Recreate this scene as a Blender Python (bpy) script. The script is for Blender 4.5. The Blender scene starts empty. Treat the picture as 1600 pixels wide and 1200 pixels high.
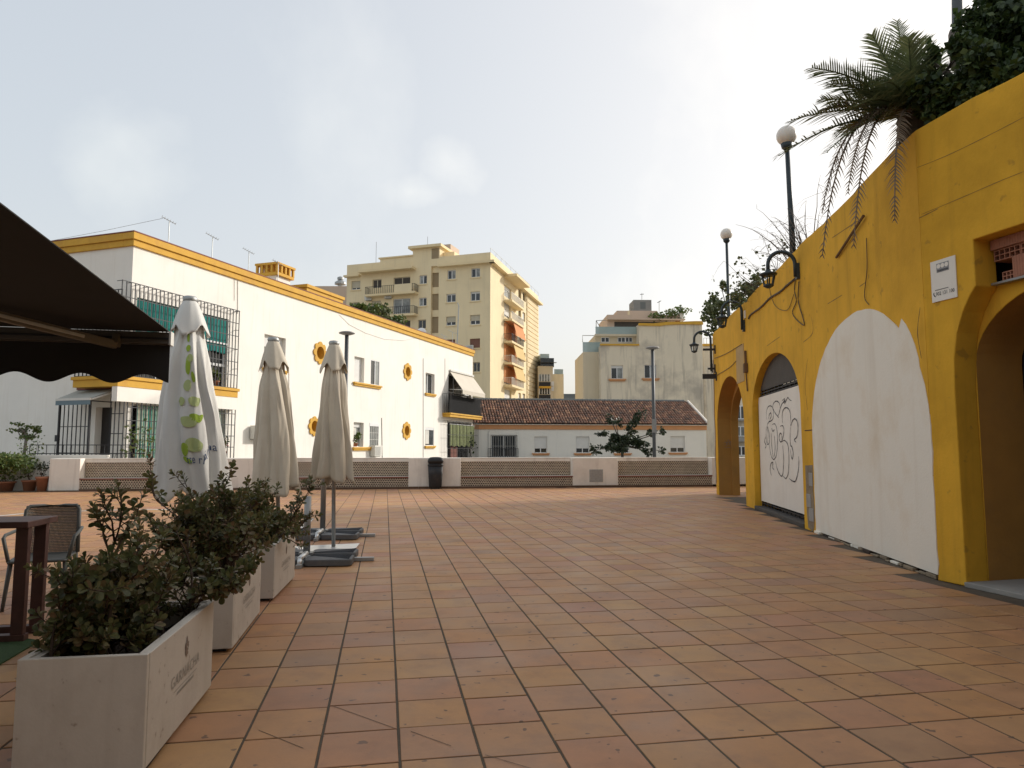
import bpy, bmesh, math, random
from mathutils import Vector, Matrix, noise
from mathutils.geometry import tessellate_polygon
sc = bpy.context.scene
COL = sc.collection
R = math.radians
rnd = random.Random(7)

# ------------------------------------------------------------------ camera, sky, sun, exposure
FPX, EYE = 1109.0, 1.5                       # focal length in photo pixels, eye height
PITCH = math.atan(100 / FPX)
cam_d = bpy.data.cameras.new('camera'); cam = bpy.data.objects.new('camera', cam_d); COL.objects.link(cam)
cam.location = (0, 0, EYE); cam.rotation_euler = (math.pi / 2 + PITCH, 0, 0)
cam_d.sensor_width = 36; cam_d.lens = 36 * FPX / 1600; cam_d.clip_end = 3000; cam_d.clip_start = .05
sc.camera = cam
SUN_EL, SUN_AZ = R(24.5), math.atan2(1, .6)     # azimuth clockwise from +Y
world = bpy.data.worlds.new('World'); sc.world = world; world.use_nodes = True
wn, wl = world.node_tree.nodes, world.node_tree.links
wn.clear()
w_out = wn.new('ShaderNodeOutputWorld'); w_bg = wn.new('ShaderNodeBackground')
w_sky = wn.new('ShaderNodeTexSky'); w_sky.sky_type = 'NISHITA'; w_sky.sun_disc = False
w_sky.sun_elevation = SUN_EL; w_sky.sun_rotation = SUN_AZ
w_sky.air_density = 1.0; w_sky.dust_density = 5.0; w_sky.ozone_density = 1.0; w_sky.altitude = 0
w_hsv = wn.new('ShaderNodeHueSaturation'); w_hsv.inputs['Saturation'].default_value = .95
w_bg.inputs['Strength'].default_value = .15
w_gam = wn.new('ShaderNodeGamma'); w_gam.inputs['Gamma'].default_value = .31
w_lift = wn.new('ShaderNodeMix'); w_lift.data_type = 'RGBA'; w_lift.blend_type = 'MULTIPLY'; w_lift.inputs[0].default_value = 1; w_lift.inputs[7].default_value = (1.57, 1.56, 1.53, 1)
wl.new(w_sky.outputs[0], w_gam.inputs[0]); wl.new(w_gam.outputs[0], w_lift.inputs[6]); wl.new(w_lift.outputs[2], w_hsv.inputs['Color'])
# thin high cloud wisps all over the sky
w_tc = wn.new('ShaderNodeTexCoord'); w_map = wn.new('ShaderNodeMapping'); w_map.inputs['Scale'].default_value = (1.6, 1.6, 1.1)
w_map.inputs['Location'].default_value = (.35, .1, .2)
w_no = wn.new('ShaderNodeTexNoise'); w_no.inputs['Scale'].default_value = 2.2; w_no.inputs['Detail'].default_value = 7; w_no.inputs['Roughness'].default_value = .55
w_cr = wn.new('ShaderNodeValToRGB'); w_cr.color_ramp.elements[0].position = .56; w_cr.color_ramp.elements[1].position = .78
w_cr.color_ramp.elements[1].color = (.6, .6, .6, 1)
w_mx = wn.new('ShaderNodeMix'); w_mx.data_type = 'RGBA'; w_mx.blend_type = 'MIX'
w_gain = wn.new('ShaderNodeMix'); w_gain.data_type = 'RGBA'; w_gain.blend_type = 'MULTIPLY'; w_gain.inputs[0].default_value = 1
w_gain.inputs[7].default_value = (1.24, 1.2, 1.13, 1)
wl.new(w_tc.outputs['Generated'], w_map.inputs[0]); wl.new(w_map.outputs[0], w_no.inputs['Vector'])
wl.new(w_no.outputs[0], w_cr.inputs[0]); wl.new(w_cr.outputs[0], w_mx.inputs[0])
wl.new(w_hsv.outputs[0], w_mx.inputs[6]); wl.new(w_hsv.outputs[0], w_gain.inputs[6]); wl.new(w_gain.outputs[2], w_mx.inputs[7])
# two brighter puffs of thin cloud
def ray(x, y): return Vector((0, math.cos(PITCH), math.sin(PITCH))) + Vector((1, 0, 0)) * ((x - 800) / FPX) + Vector((0, -math.sin(PITCH), math.cos(PITCH))) * ((600 - y) / FPX)
cloud = w_mx.outputs[2]
for (d0, ext, sc_) in ((ray(192, 225), (.085, .5, .10), 7), (ray(712, 262), (.065, .5, .055), 9), (ray(640, 300), (.06, .5, .03), 11)):
    d0 = d0.normalized(); sb = wn.new('ShaderNodeVectorMath'); sb.operation = 'SUBTRACT'; sb.inputs[1].default_value = d0; nz_ = wn.new('ShaderNodeTexNoise'); nz_.inputs['Scale'].default_value = sc_; nz_.inputs['Detail'].default_value = 8
    dv = wn.new('ShaderNodeVectorMath'); dv.operation = 'DIVIDE'; dv.inputs[1].default_value = ext; ln = wn.new('ShaderNodeVectorMath'); ln.operation = 'LENGTH'
    wl.new(w_tc.outputs['Generated'], sb.inputs[0]); wl.new(sb.outputs[0], dv.inputs[0]); wl.new(dv.outputs[0], ln.inputs[0]); wl.new(w_tc.outputs['Generated'], nz_.inputs['Vector'])
    mth = wn.new('ShaderNodeMath'); mth.operation = 'MULTIPLY_ADD'; wl.new(nz_.outputs[0], mth.inputs[0]); mth.inputs[1].default_value = 2.4; mth.inputs[2].default_value = -1.2
    sm = wn.new('ShaderNodeMath'); sm.operation = 'SUBTRACT'; wl.new(mth.outputs[0], sm.inputs[0]); wl.new(ln.outputs['Value'], sm.inputs[1])
    rp = wn.new('ShaderNodeValToRGB'); rp.color_ramp.elements[0].position = .0; rp.color_ramp.elements[1].position = .75; rp.color_ramp.elements[1].color = (.75, .75, .75, 1)
    ad = wn.new('ShaderNodeMath'); ad.operation = 'ADD'; wl.new(sm.outputs[0], ad.inputs[0]); ad.inputs[1].default_value = .75; wl.new(ad.outputs[0], rp.inputs[0])
    c2 = wn.new('ShaderNodeMix'); c2.data_type = 'RGBA'; wl.new(rp.outputs[0], c2.inputs[0]); wl.new(cloud, c2.inputs[6]); wl.new(w_gain.outputs[2], c2.inputs[7]); cloud = c2.outputs[2]
wl.new(cloud, w_bg.inputs[0]); wl.new(w_bg.outputs[0], w_out.inputs[0])
sun_d = bpy.data.lights.new('sun', 'SUN'); sun = bpy.data.objects.new('sun', sun_d); COL.objects.link(sun)
sun_d.energy = 1.5; sun_d.angle = R(5); sun_d.color = (1, .95, .88)
SUN_V = Vector((math.sin(SUN_AZ) * math.cos(SUN_EL), math.cos(SUN_AZ) * math.cos(SUN_EL), math.sin(SUN_EL)))
sun.rotation_euler = SUN_V.to_track_quat('Z', 'Y').to_euler(); sun.location = SUN_V * 60
sc.view_settings.view_transform = 'Standard'; sc.view_settings.look = 'None'
sc.view_settings.exposure = 1.3; sc.view_settings.gamma = 1; sc.view_settings.use_curve_mapping = False

# ------------------------------------------------------------------ measuring helpers: photo pixel -> point of the place
_F = Vector((0, math.cos(PITCH), math.sin(PITCH))); _U = Vector((0, -math.sin(PITCH), math.cos(PITCH)))
def ray(x, y): return _F + Vector((1, 0, 0)) * ((x - 800) / FPX) + _U * ((600 - y) / FPX)
def at(x, y, Y):
    d = ray(x, y); return Vector((0, 0, EYE)) + d * (Y / d.y)
def gnd(x, y, z=0):
    d = ray(x, y); return Vector((0, 0, EYE)) + d * ((z - EYE) / d.z)

class Fr:
    """upright frame: u along the wall, n out of it, z up"""
    def __init__(s, o, d, n):
        s.o = Vector(o[:2]); s.d = Vector(d[:2]).normalized(); s.n = Vector(n[:2]).normalized()
    def pt(s, u, n, z):
        q = s.o + s.d * u + s.n * n; return Vector((q.x, q.y, z))
    def px(s, x, y, n=0):
        r = ray(x, y); o = s.o + s.n * n
        t = s.n.dot(o) / s.n.dot(Vector(r[:2])); P = Vector((0, 0, EYE)) + r * t
        return (Vector(P[:2]) - o).dot(s.d), P.z
    def rect(s, x0, x1, yt, yb, n=0):
        """photo box -> (u0,u1,z0,z1); y values are read at the middle of the box"""
        xm, ym = (x0 + x1) / 2, (yt + yb) / 2
        a, b = s.px(x0, ym, n)[0], s.px(x1, ym, n)[0]
        return min(a, b), max(a, b), s.px(xm, yb, n)[1], s.px(xm, yt, n)[1]
LOC = Fr((0, 0), (1, 0), (0, 1))

# ------------------------------------------------------------------ mesh helpers
class MB:
    def __init__(s): s.v = []; s.f = []; s.m = []
    def add(s, vs, fs, m=0):
        b = len(s.v); s.v += [tuple(v) for v in vs]; s.f += [tuple(i + b for i in f) for f in fs]; s.m += [m] * len(fs); return s
    def box(s, u0, u1, n0, n1, z0, z1, fr=LOC, m=0):
        P = [fr.pt(u, n, z) for z in (z0, z1) for n in (n0, n1) for u in (u0, u1)]
        return s.add(P, [(0, 1, 3, 2), (4, 6, 7, 5), (0, 4, 5, 1), (2, 3, 7, 6), (0, 2, 6, 4), (1, 5, 7, 3)], m)
    def quad(s, a, b, c, d, m=0): return s.add([a, b, c, d], [(0, 1, 2, 3)], m)
    def prism(s, poly, n0, n1, fr=LOC, m=0):
        """polygon [(u,z)] extruded along n"""
        k = len(poly); V = [fr.pt(u, n0, z) for u, z in poly] + [fr.pt(u, n1, z) for u, z in poly]
        tris = tessellate_polygon([[Vector((u, z, 0)) for u, z in poly]])
        F = [tuple(t) for t in tris] + [tuple(i + k for i in reversed(t)) for t in tris]
        F += [(i, (i + 1) % k, (i + 1) % k + k, i + k) for i in range(k)]
        return s.add(V, F, m)
    def slab(s, poly, z0, z1, m=0):
        """plan polygon [(x,y)] extruded upward"""
        k = len(poly); V = [(x, y, z0) for x, y in poly] + [(x, y, z1) for x, y in poly]
        tris = tessellate_polygon([[Vector((x, y, 0)) for x, y in poly]])
        F = [tuple(t) for t in tris] + [tuple(i + k for i in reversed(t)) for t in tris]
        F += [(i, (i + 1) % k, (i + 1) % k + k, i + k) for i in range(k)]
        return s.add(V, F, m)
    def tube(s, pts, r, n=6, m=0, caps=True):
        pts = [Vector(p) for p in pts]; rs = r if isinstance(r, (list, tuple)) else [r] * len(pts)
        V, F = [], []; up = None
        for i, p in enumerate(pts):
            t = (pts[min(i + 1, len(pts) - 1)] - pts[max(i - 1, 0)])
            if t.length < 1e-9: t = Vector((0, 0, 1))
            t.normalize()
            if up is None: up = Vector((0, 0, 1)) if abs(t.z) < .9 else Vector((1, 0, 0))
            a = t.cross(up)
            if a.length < 1e-4: a = t.cross(Vector((1, .3, 0)))
            a.normalize(); b = t.cross(a); up = -b if False else up
            for k in range(n):
                w = 2 * math.pi * k / n; V.append(p + a * (rs[i] * math.cos(w)) + b * (rs[i] * math.sin(w)))
        for i in range(len(pts) - 1):
            for k in range(n):
                F.append((i * n + k, i * n + (k + 1) % n, (i + 1) * n + (k + 1) % n, (i + 1) * n + k))
        if caps: F += [tuple(range(n)), tuple(range((len(pts) - 1) * n, len(pts) * n))]
        return s.add(V, F, m)
    def lathe(s, prof, n=16, c=(0, 0, 0), m=0):
        V, F = [], []; c = Vector(c)
        for r, z in prof:
            for k in range(n):
                w = 2 * math.pi * k / n; V.append(c + Vector((r * math.cos(w), r * math.sin(w), z)))
        for i in range(len(prof) - 1):
            for k in range(n): F.append((i * n + k, i * n + (k + 1) % n, (i + 1) * n + (k + 1) % n, (i + 1) * n + k))
        F += [tuple(range(n)), tuple(range((len(prof) - 1) * n, len(prof) * n))]
        return s.add(V, F, m)
    def ball(s, c, r, nu=20, nv=12, m=0):
        return s.lathe([(r * math.sin(math.pi * max(.02, min(.98, i / nv))), -r * math.cos(math.pi * i / nv)) for i in range(nv + 1)], nu, c, m)
    def grid(s, fn, nu, nv, m=0, wrap=False):
        V = [fn(i / (nu if wrap else nu - 1), j / (nv - 1)) for j in range(nv) for i in range(nu)]
        F = []
        for j in range(nv - 1):
            for i in range(nu if wrap else nu - 1):
                i2 = (i + 1) % nu; F.append((j * nu + i, j * nu + i2, (j + 1) * nu + i2, (j + 1) * nu + i))
        return s.add(V, F, m)
    def mesh(s, name, mats, smooth=False, fix=True):
        me = bpy.data.meshes.new(name); me.from_pydata(s.v, [], s.f)
        for x in (mats if isinstance(mats, (list, tuple)) else [mats]): me.materials.append(x)
        if any(s.m): me.polygons.foreach_set('material_index', s.m)
        if fix and len(s.f) < 60000:
            b = bmesh.new(); b.from_mesh(me); bmesh.ops.recalc_face_normals(b, faces=b.faces); b.to_mesh(me); b.free()
        if smooth: me.polygons.foreach_set('use_smooth', [True] * len(me.polygons))
        me.update(); return me
    def build(s, name, mats, parent=None, smooth=False, bevel=0, local=False, fix=True, kind=None, label=None):
        return put(name, s.mesh(name, mats, smooth, fix), parent, bevel, local, kind, label)

def put(name, me, parent=None, bevel=0, local=False, kind=None, label=None):
    o = bpy.data.objects.new(name, me); COL.objects.link(o)
    if parent:
        o.parent = parent
        if not local: o.matrix_parent_inverse = world_of(parent).inverted()
    if bevel:
        b = o.modifiers.new('bevel', 'BEVEL'); b.width = bevel; b.segments = 2; b.limit_method = 'ANGLE'; b.angle_limit = R(40)
    if kind: o['kind'] = kind
    if label: o['label'] = label
    return o
def world_of(o):
    if o.parent: return world_of(o.parent) @ o.matrix_parent_inverse @ o.matrix_basis
    return o.matrix_basis
def tag(o, label, cat, group=None, kind=None):
    o['label'] = label; o['category'] = cat
    if group: o['group'] = group
    if kind: o['kind'] = kind
    return o
def thing(name, label, cat, loc=(0, 0, 0), rz=0, group=None):
    o = bpy.data.objects.new(name, None); COL.objects.link(o); o.location = loc; o.rotation_euler = (0, 0, rz)
    o.empty_display_size = .2
    return tag(o, label, cat, group)
def struct(o): o['kind'] = 'structure'; return o
def dup(root, loc, rz, label, group=None):
    r = root.copy(); COL.objects.link(r); r.location = loc; r.rotation_euler = (0, 0, rz); r['label'] = label
    if group: r['group'] = group
    def rec(a, b):
        for ch in list(a.children):
            c = ch.copy(); COL.objects.link(c); c.parent = b; rec(ch, c)
    rec(root, r); return r

def text_mesh(body, size, spacing=1.0):
    c = bpy.data.curves.new('t', 'FONT'); c.body = body; c.size = size; c.space_character = spacing; c.align_x = 'CENTER'; c.align_y = 'CENTER'; c.resolution_u = 3
    o = bpy.data.objects.new('t', c); COL.objects.link(o)
    dg = bpy.context.evaluated_depsgraph_get(); me = bpy.data.meshes.new_from_object(o.evaluated_get(dg))
    vs = [v.co.copy() for v in me.vertices]; fs = [tuple(p.vertices) for p in me.polygons]
    bpy.data.objects.remove(o); bpy.data.curves.remove(c); bpy.data.meshes.remove(me)
    return vs, fs

# ------------------------------------------------------------------ materials
def nt(name):
    m = bpy.data.materials.new(name); m.use_nodes = True; t = m.node_tree; t.nodes.clear()
    o = t.nodes.new('ShaderNodeOutputMaterial'); b = t.nodes.new('ShaderNodeBsdfPrincipled'); t.links.new(b.outputs[0], o.inputs[0])
    return m, t, b
def N(t, kind, **kw):
    n = t.nodes.new(kind)
    for k, v in kw.items():
        if k in n.inputs: n.inputs[k].default_value = v
        else: setattr(n, k, v)
    return n
def ramp(t, stops, interp='LINEAR'):
    n = t.nodes.new('ShaderNodeValToRGB'); e = n.color_ramp.elements; n.color_ramp.interpolation = interp
    while len(e) < len(stops): e.new(.5)
    for i, (p, c) in enumerate(stops):
        e[i].position = p; e[i].color = c if len(c) == 4 else (*c, 1)
    return n
def mixc(t, fac, a, b, mode='MIX'):
    n = t.nodes.new('ShaderNodeMix'); n.data_type = 'RGBA'; n.blend_type = mode
    for i, x in ((0, fac), (6, a), (7, b)):
        if hasattr(x, 'is_output'): t.links.new(x, n.inputs[i])
        elif i == 0: n.inputs[0].default_value = x
        else: n.inputs[i].default_value = (*x, 1) if len(x) == 3 else x
    return n.outputs[2]
def coords(t, scale=(1, 1, 1)):
    c = t.nodes.new('ShaderNodeNewGeometry'); mp = t.nodes.new('ShaderNodeMapping'); mp.inputs['Scale'].default_value = scale
    t.links.new(c.outputs['Position'], mp.inputs[0]); return mp.outputs[0]
def noise_(t, vec, scale, detail=5, rough=.6):
    n = N(t, 'ShaderNodeTexNoise', Scale=scale, Detail=detail, Roughness=rough); t.links.new(vec, n.inputs['Vector']); return n.outputs[0]
def bump(t, b, h, strength=.2, dist=.01):
    n = N(t, 'ShaderNodeBump', Strength=strength, Distance=dist); t.links.new(h, n.inputs['Height']); t.links.new(n.outputs[0], b.inputs['Normal'])

def M(name, col, rough=.8, var=.12, scale=2.5, bs=40, bstr=.15, stain=None, streak=None, metal=0, grime=None, spec=.5):
    """general surface: base colour with mottling, optional stains (col,amount,scale), vertical streaks (col,amount), wear specks"""
    m, t, b = nt(name); v = coords(t)
    n1 = noise_(t, v, scale, 6)
    lo = tuple(c * (1 - var) for c in col); hi = tuple(min(.95, c * (1 + var * .6)) for c in col)
    r = ramp(t, [(.3, lo), (.7, hi)]); t.links.new(n1, r.inputs[0]); c = r.outputs[0]
    if stain:
        sc_, am, ss = stain; n2 = noise_(t, v, ss, 8, .65); r2 = ramp(t, [(.5, (0, 0, 0)), (.72, (am,) * 3)]); t.links.new(n2, r2.inputs[0]); c = mixc(t, r2.outputs[0], c, sc_)
    if streak:
        sc_, am = streak[:2]; k = streak[2] if len(streak) > 2 else 1
        n3 = noise_(t, coords(t, (3 * k, 3 * k, .22 * k)), 1.6, 5, .6); r3 = ramp(t, [(.52, (0, 0, 0)), (.75, (am,) * 3)]); t.links.new(n3, r3.inputs[0]); c = mixc(t, r3.outputs[0], c, sc_)
    if grime:
        sc_, am, ss = grime; n4 = noise_(t, v, ss, 3, .5); r4 = ramp(t, [(.66, (0, 0, 0)), (.72, (am,) * 3)]); t.links.new(n4, r4.inputs[0]); c = mixc(t, r4.outputs[0], c, sc_)
    t.links.new(c, b.inputs['Base Color']); b.inputs['Roughness'].default_value = rough; b.inputs['Metallic'].default_value = metal
    b.inputs['Specular IOR Level'].default_value = spec
    if bstr: bump(t, b, noise_(t, v, bs, 4), bstr)
    return m

mt = {}
mt['plaster_yellow'] = M('plaster_yellow', (.76, .415, .04), .9, .13, 1.1, 26, .4, ((.50, .27, .025), .6, .7), ((.46, .25, .03), .55), grime=((.36, .20, .04), .5, 6), spec=.2)
mt['crack'] = M('crack', (.27, .155, .04), .9, .3, 9, 60, 0)
mt['plaster_yellow_patch'] = M('plaster_yellow_patch', (.5, .33, .13), .9, .12, 2, 30, .3, ((.36, .26, .16), .6, 1.2))
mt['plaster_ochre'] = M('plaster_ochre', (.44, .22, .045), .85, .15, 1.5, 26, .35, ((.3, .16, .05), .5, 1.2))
mt['plaster_white'] = M('plaster_white', (.83, .79, .72), .9, .05, .6, 40, .2, ((.77, .71, .62), .45, .5), ((.70, .64, .55), .45))
mt['plaster_panel'] = M('plaster_panel', (.85, .79, .68), .9, .06, .9, 30, .35, ((.66, .53, .37), .6, .9), ((.66, .56, .43), .45, .55), spec=.2)
mt['plaster_low'] = M('plaster_low', (.84, .77, .67), .85, .07, 1.2, 30, .25, ((.5, .43, .35), .4, 1), ((.47, .4, .33), .5))
mt['board_white'] = M('board_white', (.83, .77, .68), .6, .05, .8, 30, .1, ((.66, .58, .47), .4, .9), ((.6, .54, .46), .3))
mt['trim_orange'] = M('trim_orange', (.62, .345, .04), .8, .1, 2, 30, .2, ((.45, .22, .05), .5, 1.5))
mt['apt_cream'] = M('apt_cream', (.80, .66, .42), .9, .06, .2, 10, .1, ((.56, .47, .31), .4, .15), ((.5, .42, .28), .3, .4))
mt['apt_trim'] = M('apt_trim', (.78, .63, .38), .9, .07, .3, 10, .1)
mt['apt_brown'] = M('apt_brown', (.33, .25, .15), .9, .08, .4, 10, .1)
mt['stained_white'] = M('stained_white', (.71, .62, .47), .9, .06, .3, 10, .2, ((.33, .29, .24), .75, .3), ((.30, .26, .21), .85, .45))
mt['pale_beige'] = M('pale_beige', (.62, .53, .38), .9, .06, .3, 10, .1, streak=((.45, .37, .27), .4, .3))
mt['pale_pink'] = M('pale_pink', (.6, .46, .35), .9, .06, .3, 10, .1, streak=((.45, .37, .27), .4, .3))
mt['house_white'] = M('house_white', (.72, .70, .64), .9, .05, .5, 20, .1, streak=((.52, .53, .5), .4, .5))
mt['band_salmon'] = M('band_salmon', (.55, .27, .12), .85, .1, 1, 20, .1)
mt['concrete'] = M('concrete', (.34, .32, .29), .9, .15, 1.5, 30, .3, ((.2, .19, .17), .5, 1))
mt['bare_render'] = M('bare_render', (.27, .21, .14), .95, .3, 6, 30, .5, ((.13, .10, .07), .6, 4))
mt['ground'] = M('ground', (.28, .26, .23), .95, .15, .3, 10, .1)
mt['grout'] = M('grout', (.10, .074, .048), .95, .25, 6, 60, .4, ((.09, .075, .055), .6, 3))
mt['brick_tan'] = M('brick_tan', (.62, .50, .37), .85, .2, 6, 60, .2)
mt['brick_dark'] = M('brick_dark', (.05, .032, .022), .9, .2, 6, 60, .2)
mt['brick_red'] = M('brick_red', (.22, .075, .05), .8, .2, 5, 60, .2)
mt['brick_hollow'] = M('brick_hollow', (.42, .19, .12), .85, .15, 8, 80, .3)
mt['skirting_brown'] = M('skirting_brown', (.13, .07, .04), .7, .2, 4, 60, .2)
mt['planter_white'] = M('planter_white', (.60, .55, .48), .7, .06, 3, 60, .12, ((.42, .36, .30), .4, 4), ((.45, .4, .34), .3, 2), grime=((.22, .15, .1), .55, 16))
mt['soil'] = M('soil', (.04, .028, .02), .95, .3, 20, 60, .5)
mt['print_grey'] = M('print_grey', (.36, .33, .29), .8, .1, 20, 60, 0)
mt['print_brown'] = M('print_brown', (.25, .19, .15), .8, .1, 20, 60, 0)
mt['print_black'] = M('print_black', (.035, .035, .04), .7, .1, 20, 60, 0)
mt['print_grey_pale'] = M('print_grey_pale', (.30, .30, .30), .8, .1, 20, 60, 0)
mt['spray_black'] = M('spray_black', (.045, .045, .05), .7, .3, 14, 60, 0)
mt['canvas_tan'] = M('canvas_tan', (.56, .50, .40), .95, .08, 2.2, 300, .1, ((.46, .40, .31), .5, 3))
mt['canvas_white'] = M('canvas_white', (.68, .665, .62), .9, .05, 2.5, 300, .08, ((.60, .58, .53), .4, 3))
mt['leaf_print_dark'] = M('leaf_print_dark', (.30, .42, .045), .9, .06, 3, 300, .05)
mt['leaf_print_pale'] = M('leaf_print_pale', (.44, .50, .22), .9, .06, 3, 300, .05)
mt['print_navy'] = M('print_navy', (.06, .09, .17), .9, .1, 3, 300, 0)
mt['awning_dark'] = M('awning_dark', (.032, .029, .027), .95, .12, 3, 200, .1)
mt['awning_cream'] = M('awning_cream', (.6, .54, .45), .95, .05, 1, 100, .05)
mt['awning_grey'] = M('awning_grey', (.36, .36, .32), .95, .06, 1, 100, .05)
mt['awning_blue'] = M('awning_blue', (.16, .22, .25), .95, .06, 1, 100, .05)
mt['awning_orange'] = M('awning_orange', (.62, .27, .11), .95, .06, 1, 100, .05)
mt['awning_yellow'] = M('awning_yellow', (.62, .45, .2), .95, .06, 1, 100, .05)
mt['metal_grey'] = M('metal_grey', (.30, .30, .29), .45, .1, 6, 60, .05, metal=.6)
mt['metal_galv'] = M('metal_galv', (.40, .41, .40), .5, .15, 15, 60, .05, metal=.5)
mt['metal_bright'] = M('metal_bright', (.7, .7, .68), .35, .08, 15, 60, .05, metal=.7)
mt['metal_white'] = M('metal_white', (.62, .60, .55), .5, .06, 5, 60, .05)
mt['iron_black'] = M('iron_black', (.022, .022, .024), .6, .2, 10, 60, .1)
mt['lamp_green'] = M('lamp_green', (.022, .034, .038), .45, .2, 10, 60, .1)
mt['lamp_grey'] = M('lamp_grey', (.07, .075, .08), .5, .15, 10, 60, .1)
mt['lamp_disc'] = M('lamp_disc', (.24, .23, .22), .5, .1, 10, 60, .05)
mt['rubber_black'] = M('rubber_black', (.035, .036, .04), .6, .25, 8, 90, .3, ((.10, .09, .08), .4, 6))
mt['slab_grey'] = M('slab_grey', (.115, .117, .12), .7, .15, 6, 90, .4, ((.19, .17, .15), .5, 5))
mt['bin_black'] = M('bin_black', (.016, .016, .017), .6, .2, 4, 50, .1, ((.08, .065, .05), .5, 4))
mt['wood_red'] = M('wood_red', (.075, .028, .020), .55, .25, 8, 60, .15)
mt['plastic_grey'] = M('plastic_grey', (.11, .11, .10), .55, .1, 6, 60, .05)
mt['turf'] = M('turf', (.03, .07, .016), .95, .3, 60, 200, .6)
mt['pvc_white'] = M('pvc_white', (.74, .74, .73), .5, .04, 3, 60, .03)
mt['shutter_pale'] = M('shutter_pale', (.64, .63, .60), .6, .06, 3, 60, .03)
mt['shutter_beige'] = M('shutter_beige', (.5, .45, .34), .7, .06, 1, 60, .03)
mt['shutter_brown'] = M('shutter_brown', (.2, .09, .06), .7, .1, 1, 60, .03)
mt['curtain_white'] = M('curtain_white', (.62, .60, .54), .9, .1, 3, 60, .03)
mt['curtain_green'] = M('curtain_green', (.25, .28, .12), .9, .15, 5, 60, .1)
mt['door_dark'] = M('door_dark', (.025, .02, .018), .6, .2, 3, 60, .1)
mt['dark_void'] = M('dark_void', (.012, .011, .010), .9, .2, 2, 40, .1)
mt['hoarding_dark'] = M('hoarding_dark', (.075, .065, .055), .8, .2, 3, 60, .2)
mt['terracotta_pot'] = M('terracotta_pot', (.36, .15, .08), .85, .15, 8, 60, .2)
mt['ac_white'] = M('ac_white', (.62, .60, .54), .6, .06, 4, 60, .05)
mt['paint_white'] = M('paint_white', (.60, .57, .52), .85, .1, 4, 60, .2, ((.42, .3, .2), .5, 6))
mt['bark'] = M('bark', (.10, .078, .058), .95, .25, 8, 50, .5)
mt['bark_grey'] = M('bark_grey', (.20, .17, .15), .95, .25, 8, 50, .3)
mt['twig'] = M('twig', (.085, .055, .038), .9, .25, 12, 50, .3)
mt['cable_dark'] = M('cable_dark', (.10, .075, .045), .8, .2, 10, 50, 0)
mt['cable_pale'] = M('cable_pale', (.5, .46, .4), .8, .1, 10, 50, 0)
mt['tank_grey'] = M('tank_grey', (.27, .26, .24), .9, .12, .6, 20, .2)
mt['far_slate'] = M('far_slate', (.16, .17, .165), .9, .1, .1, 1, 0)
mt['rust_stick'] = M('rust_stick', (.16, .09, .04), .9, .2, 10, 50, .2)
mt['orange_fabric'] = M('orange_fabric', (.6, .15, .06), .9, .1, 6, 50, .1)

def glass_mat(name, col, rough=.08):
    m, t, b = nt(name); v = coords(t)
    r = ramp(t, [(.35, tuple(c * .6 for c in col)), (.7, tuple(c * 1.5 for c in col))]); t.links.new(noise_(t, v, 1.2, 3), r.inputs[0])
    t.links.new(r.outputs[0], b.inputs['Base Color']); b.inputs['Roughness'].default_value = rough; b.inputs['Specular IOR Level'].default_value = .6
    return m
mt['pane'] = glass_mat('pane', (.045, .052, .058))
mt['pane_pale'] = glass_mat('pane_pale', (.22, .23, .22), .15)
mt['pane_dark'] = glass_mat('pane_dark', (.018, .02, .022))
def balustrade_mat(name, col, alpha):
    m, t, b = nt(name); b.inputs['Base Color'].default_value = (*col, 1); b.inputs['Roughness'].default_value = .12; b.inputs['Alpha'].default_value = alpha
    v = coords(t); r = ramp(t, [(.3, tuple(c * .85 for c in col)), (.7, col)]); t.links.new(noise_(t, v, .8, 3), r.inputs[0]); t.links.new(r.outputs[0], b.inputs['Base Color'])
    return m
mt['glass_aqua'] = balustrade_mat('glass_aqua', (.36, .46, .44), .75)
def globe_mat():
    m, t, b = nt('globe_opal'); v = coords(t)
    r = ramp(t, [(.3, (.72, .64, .55)), (.7, (.84, .77, .68))]); t.links.new(noise_(t, v, 5, 4), r.inputs[0]); t.links.new(r.outputs[0], b.inputs['Base Color'])
    b.inputs['Roughness'].default_value = .3; b.inputs['Subsurface Weight'].default_value = .3; b.inputs['Subsurface Radius'].default_value = (.1, .08, .06); return m
mt['globe_opal'] = globe_mat()

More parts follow.
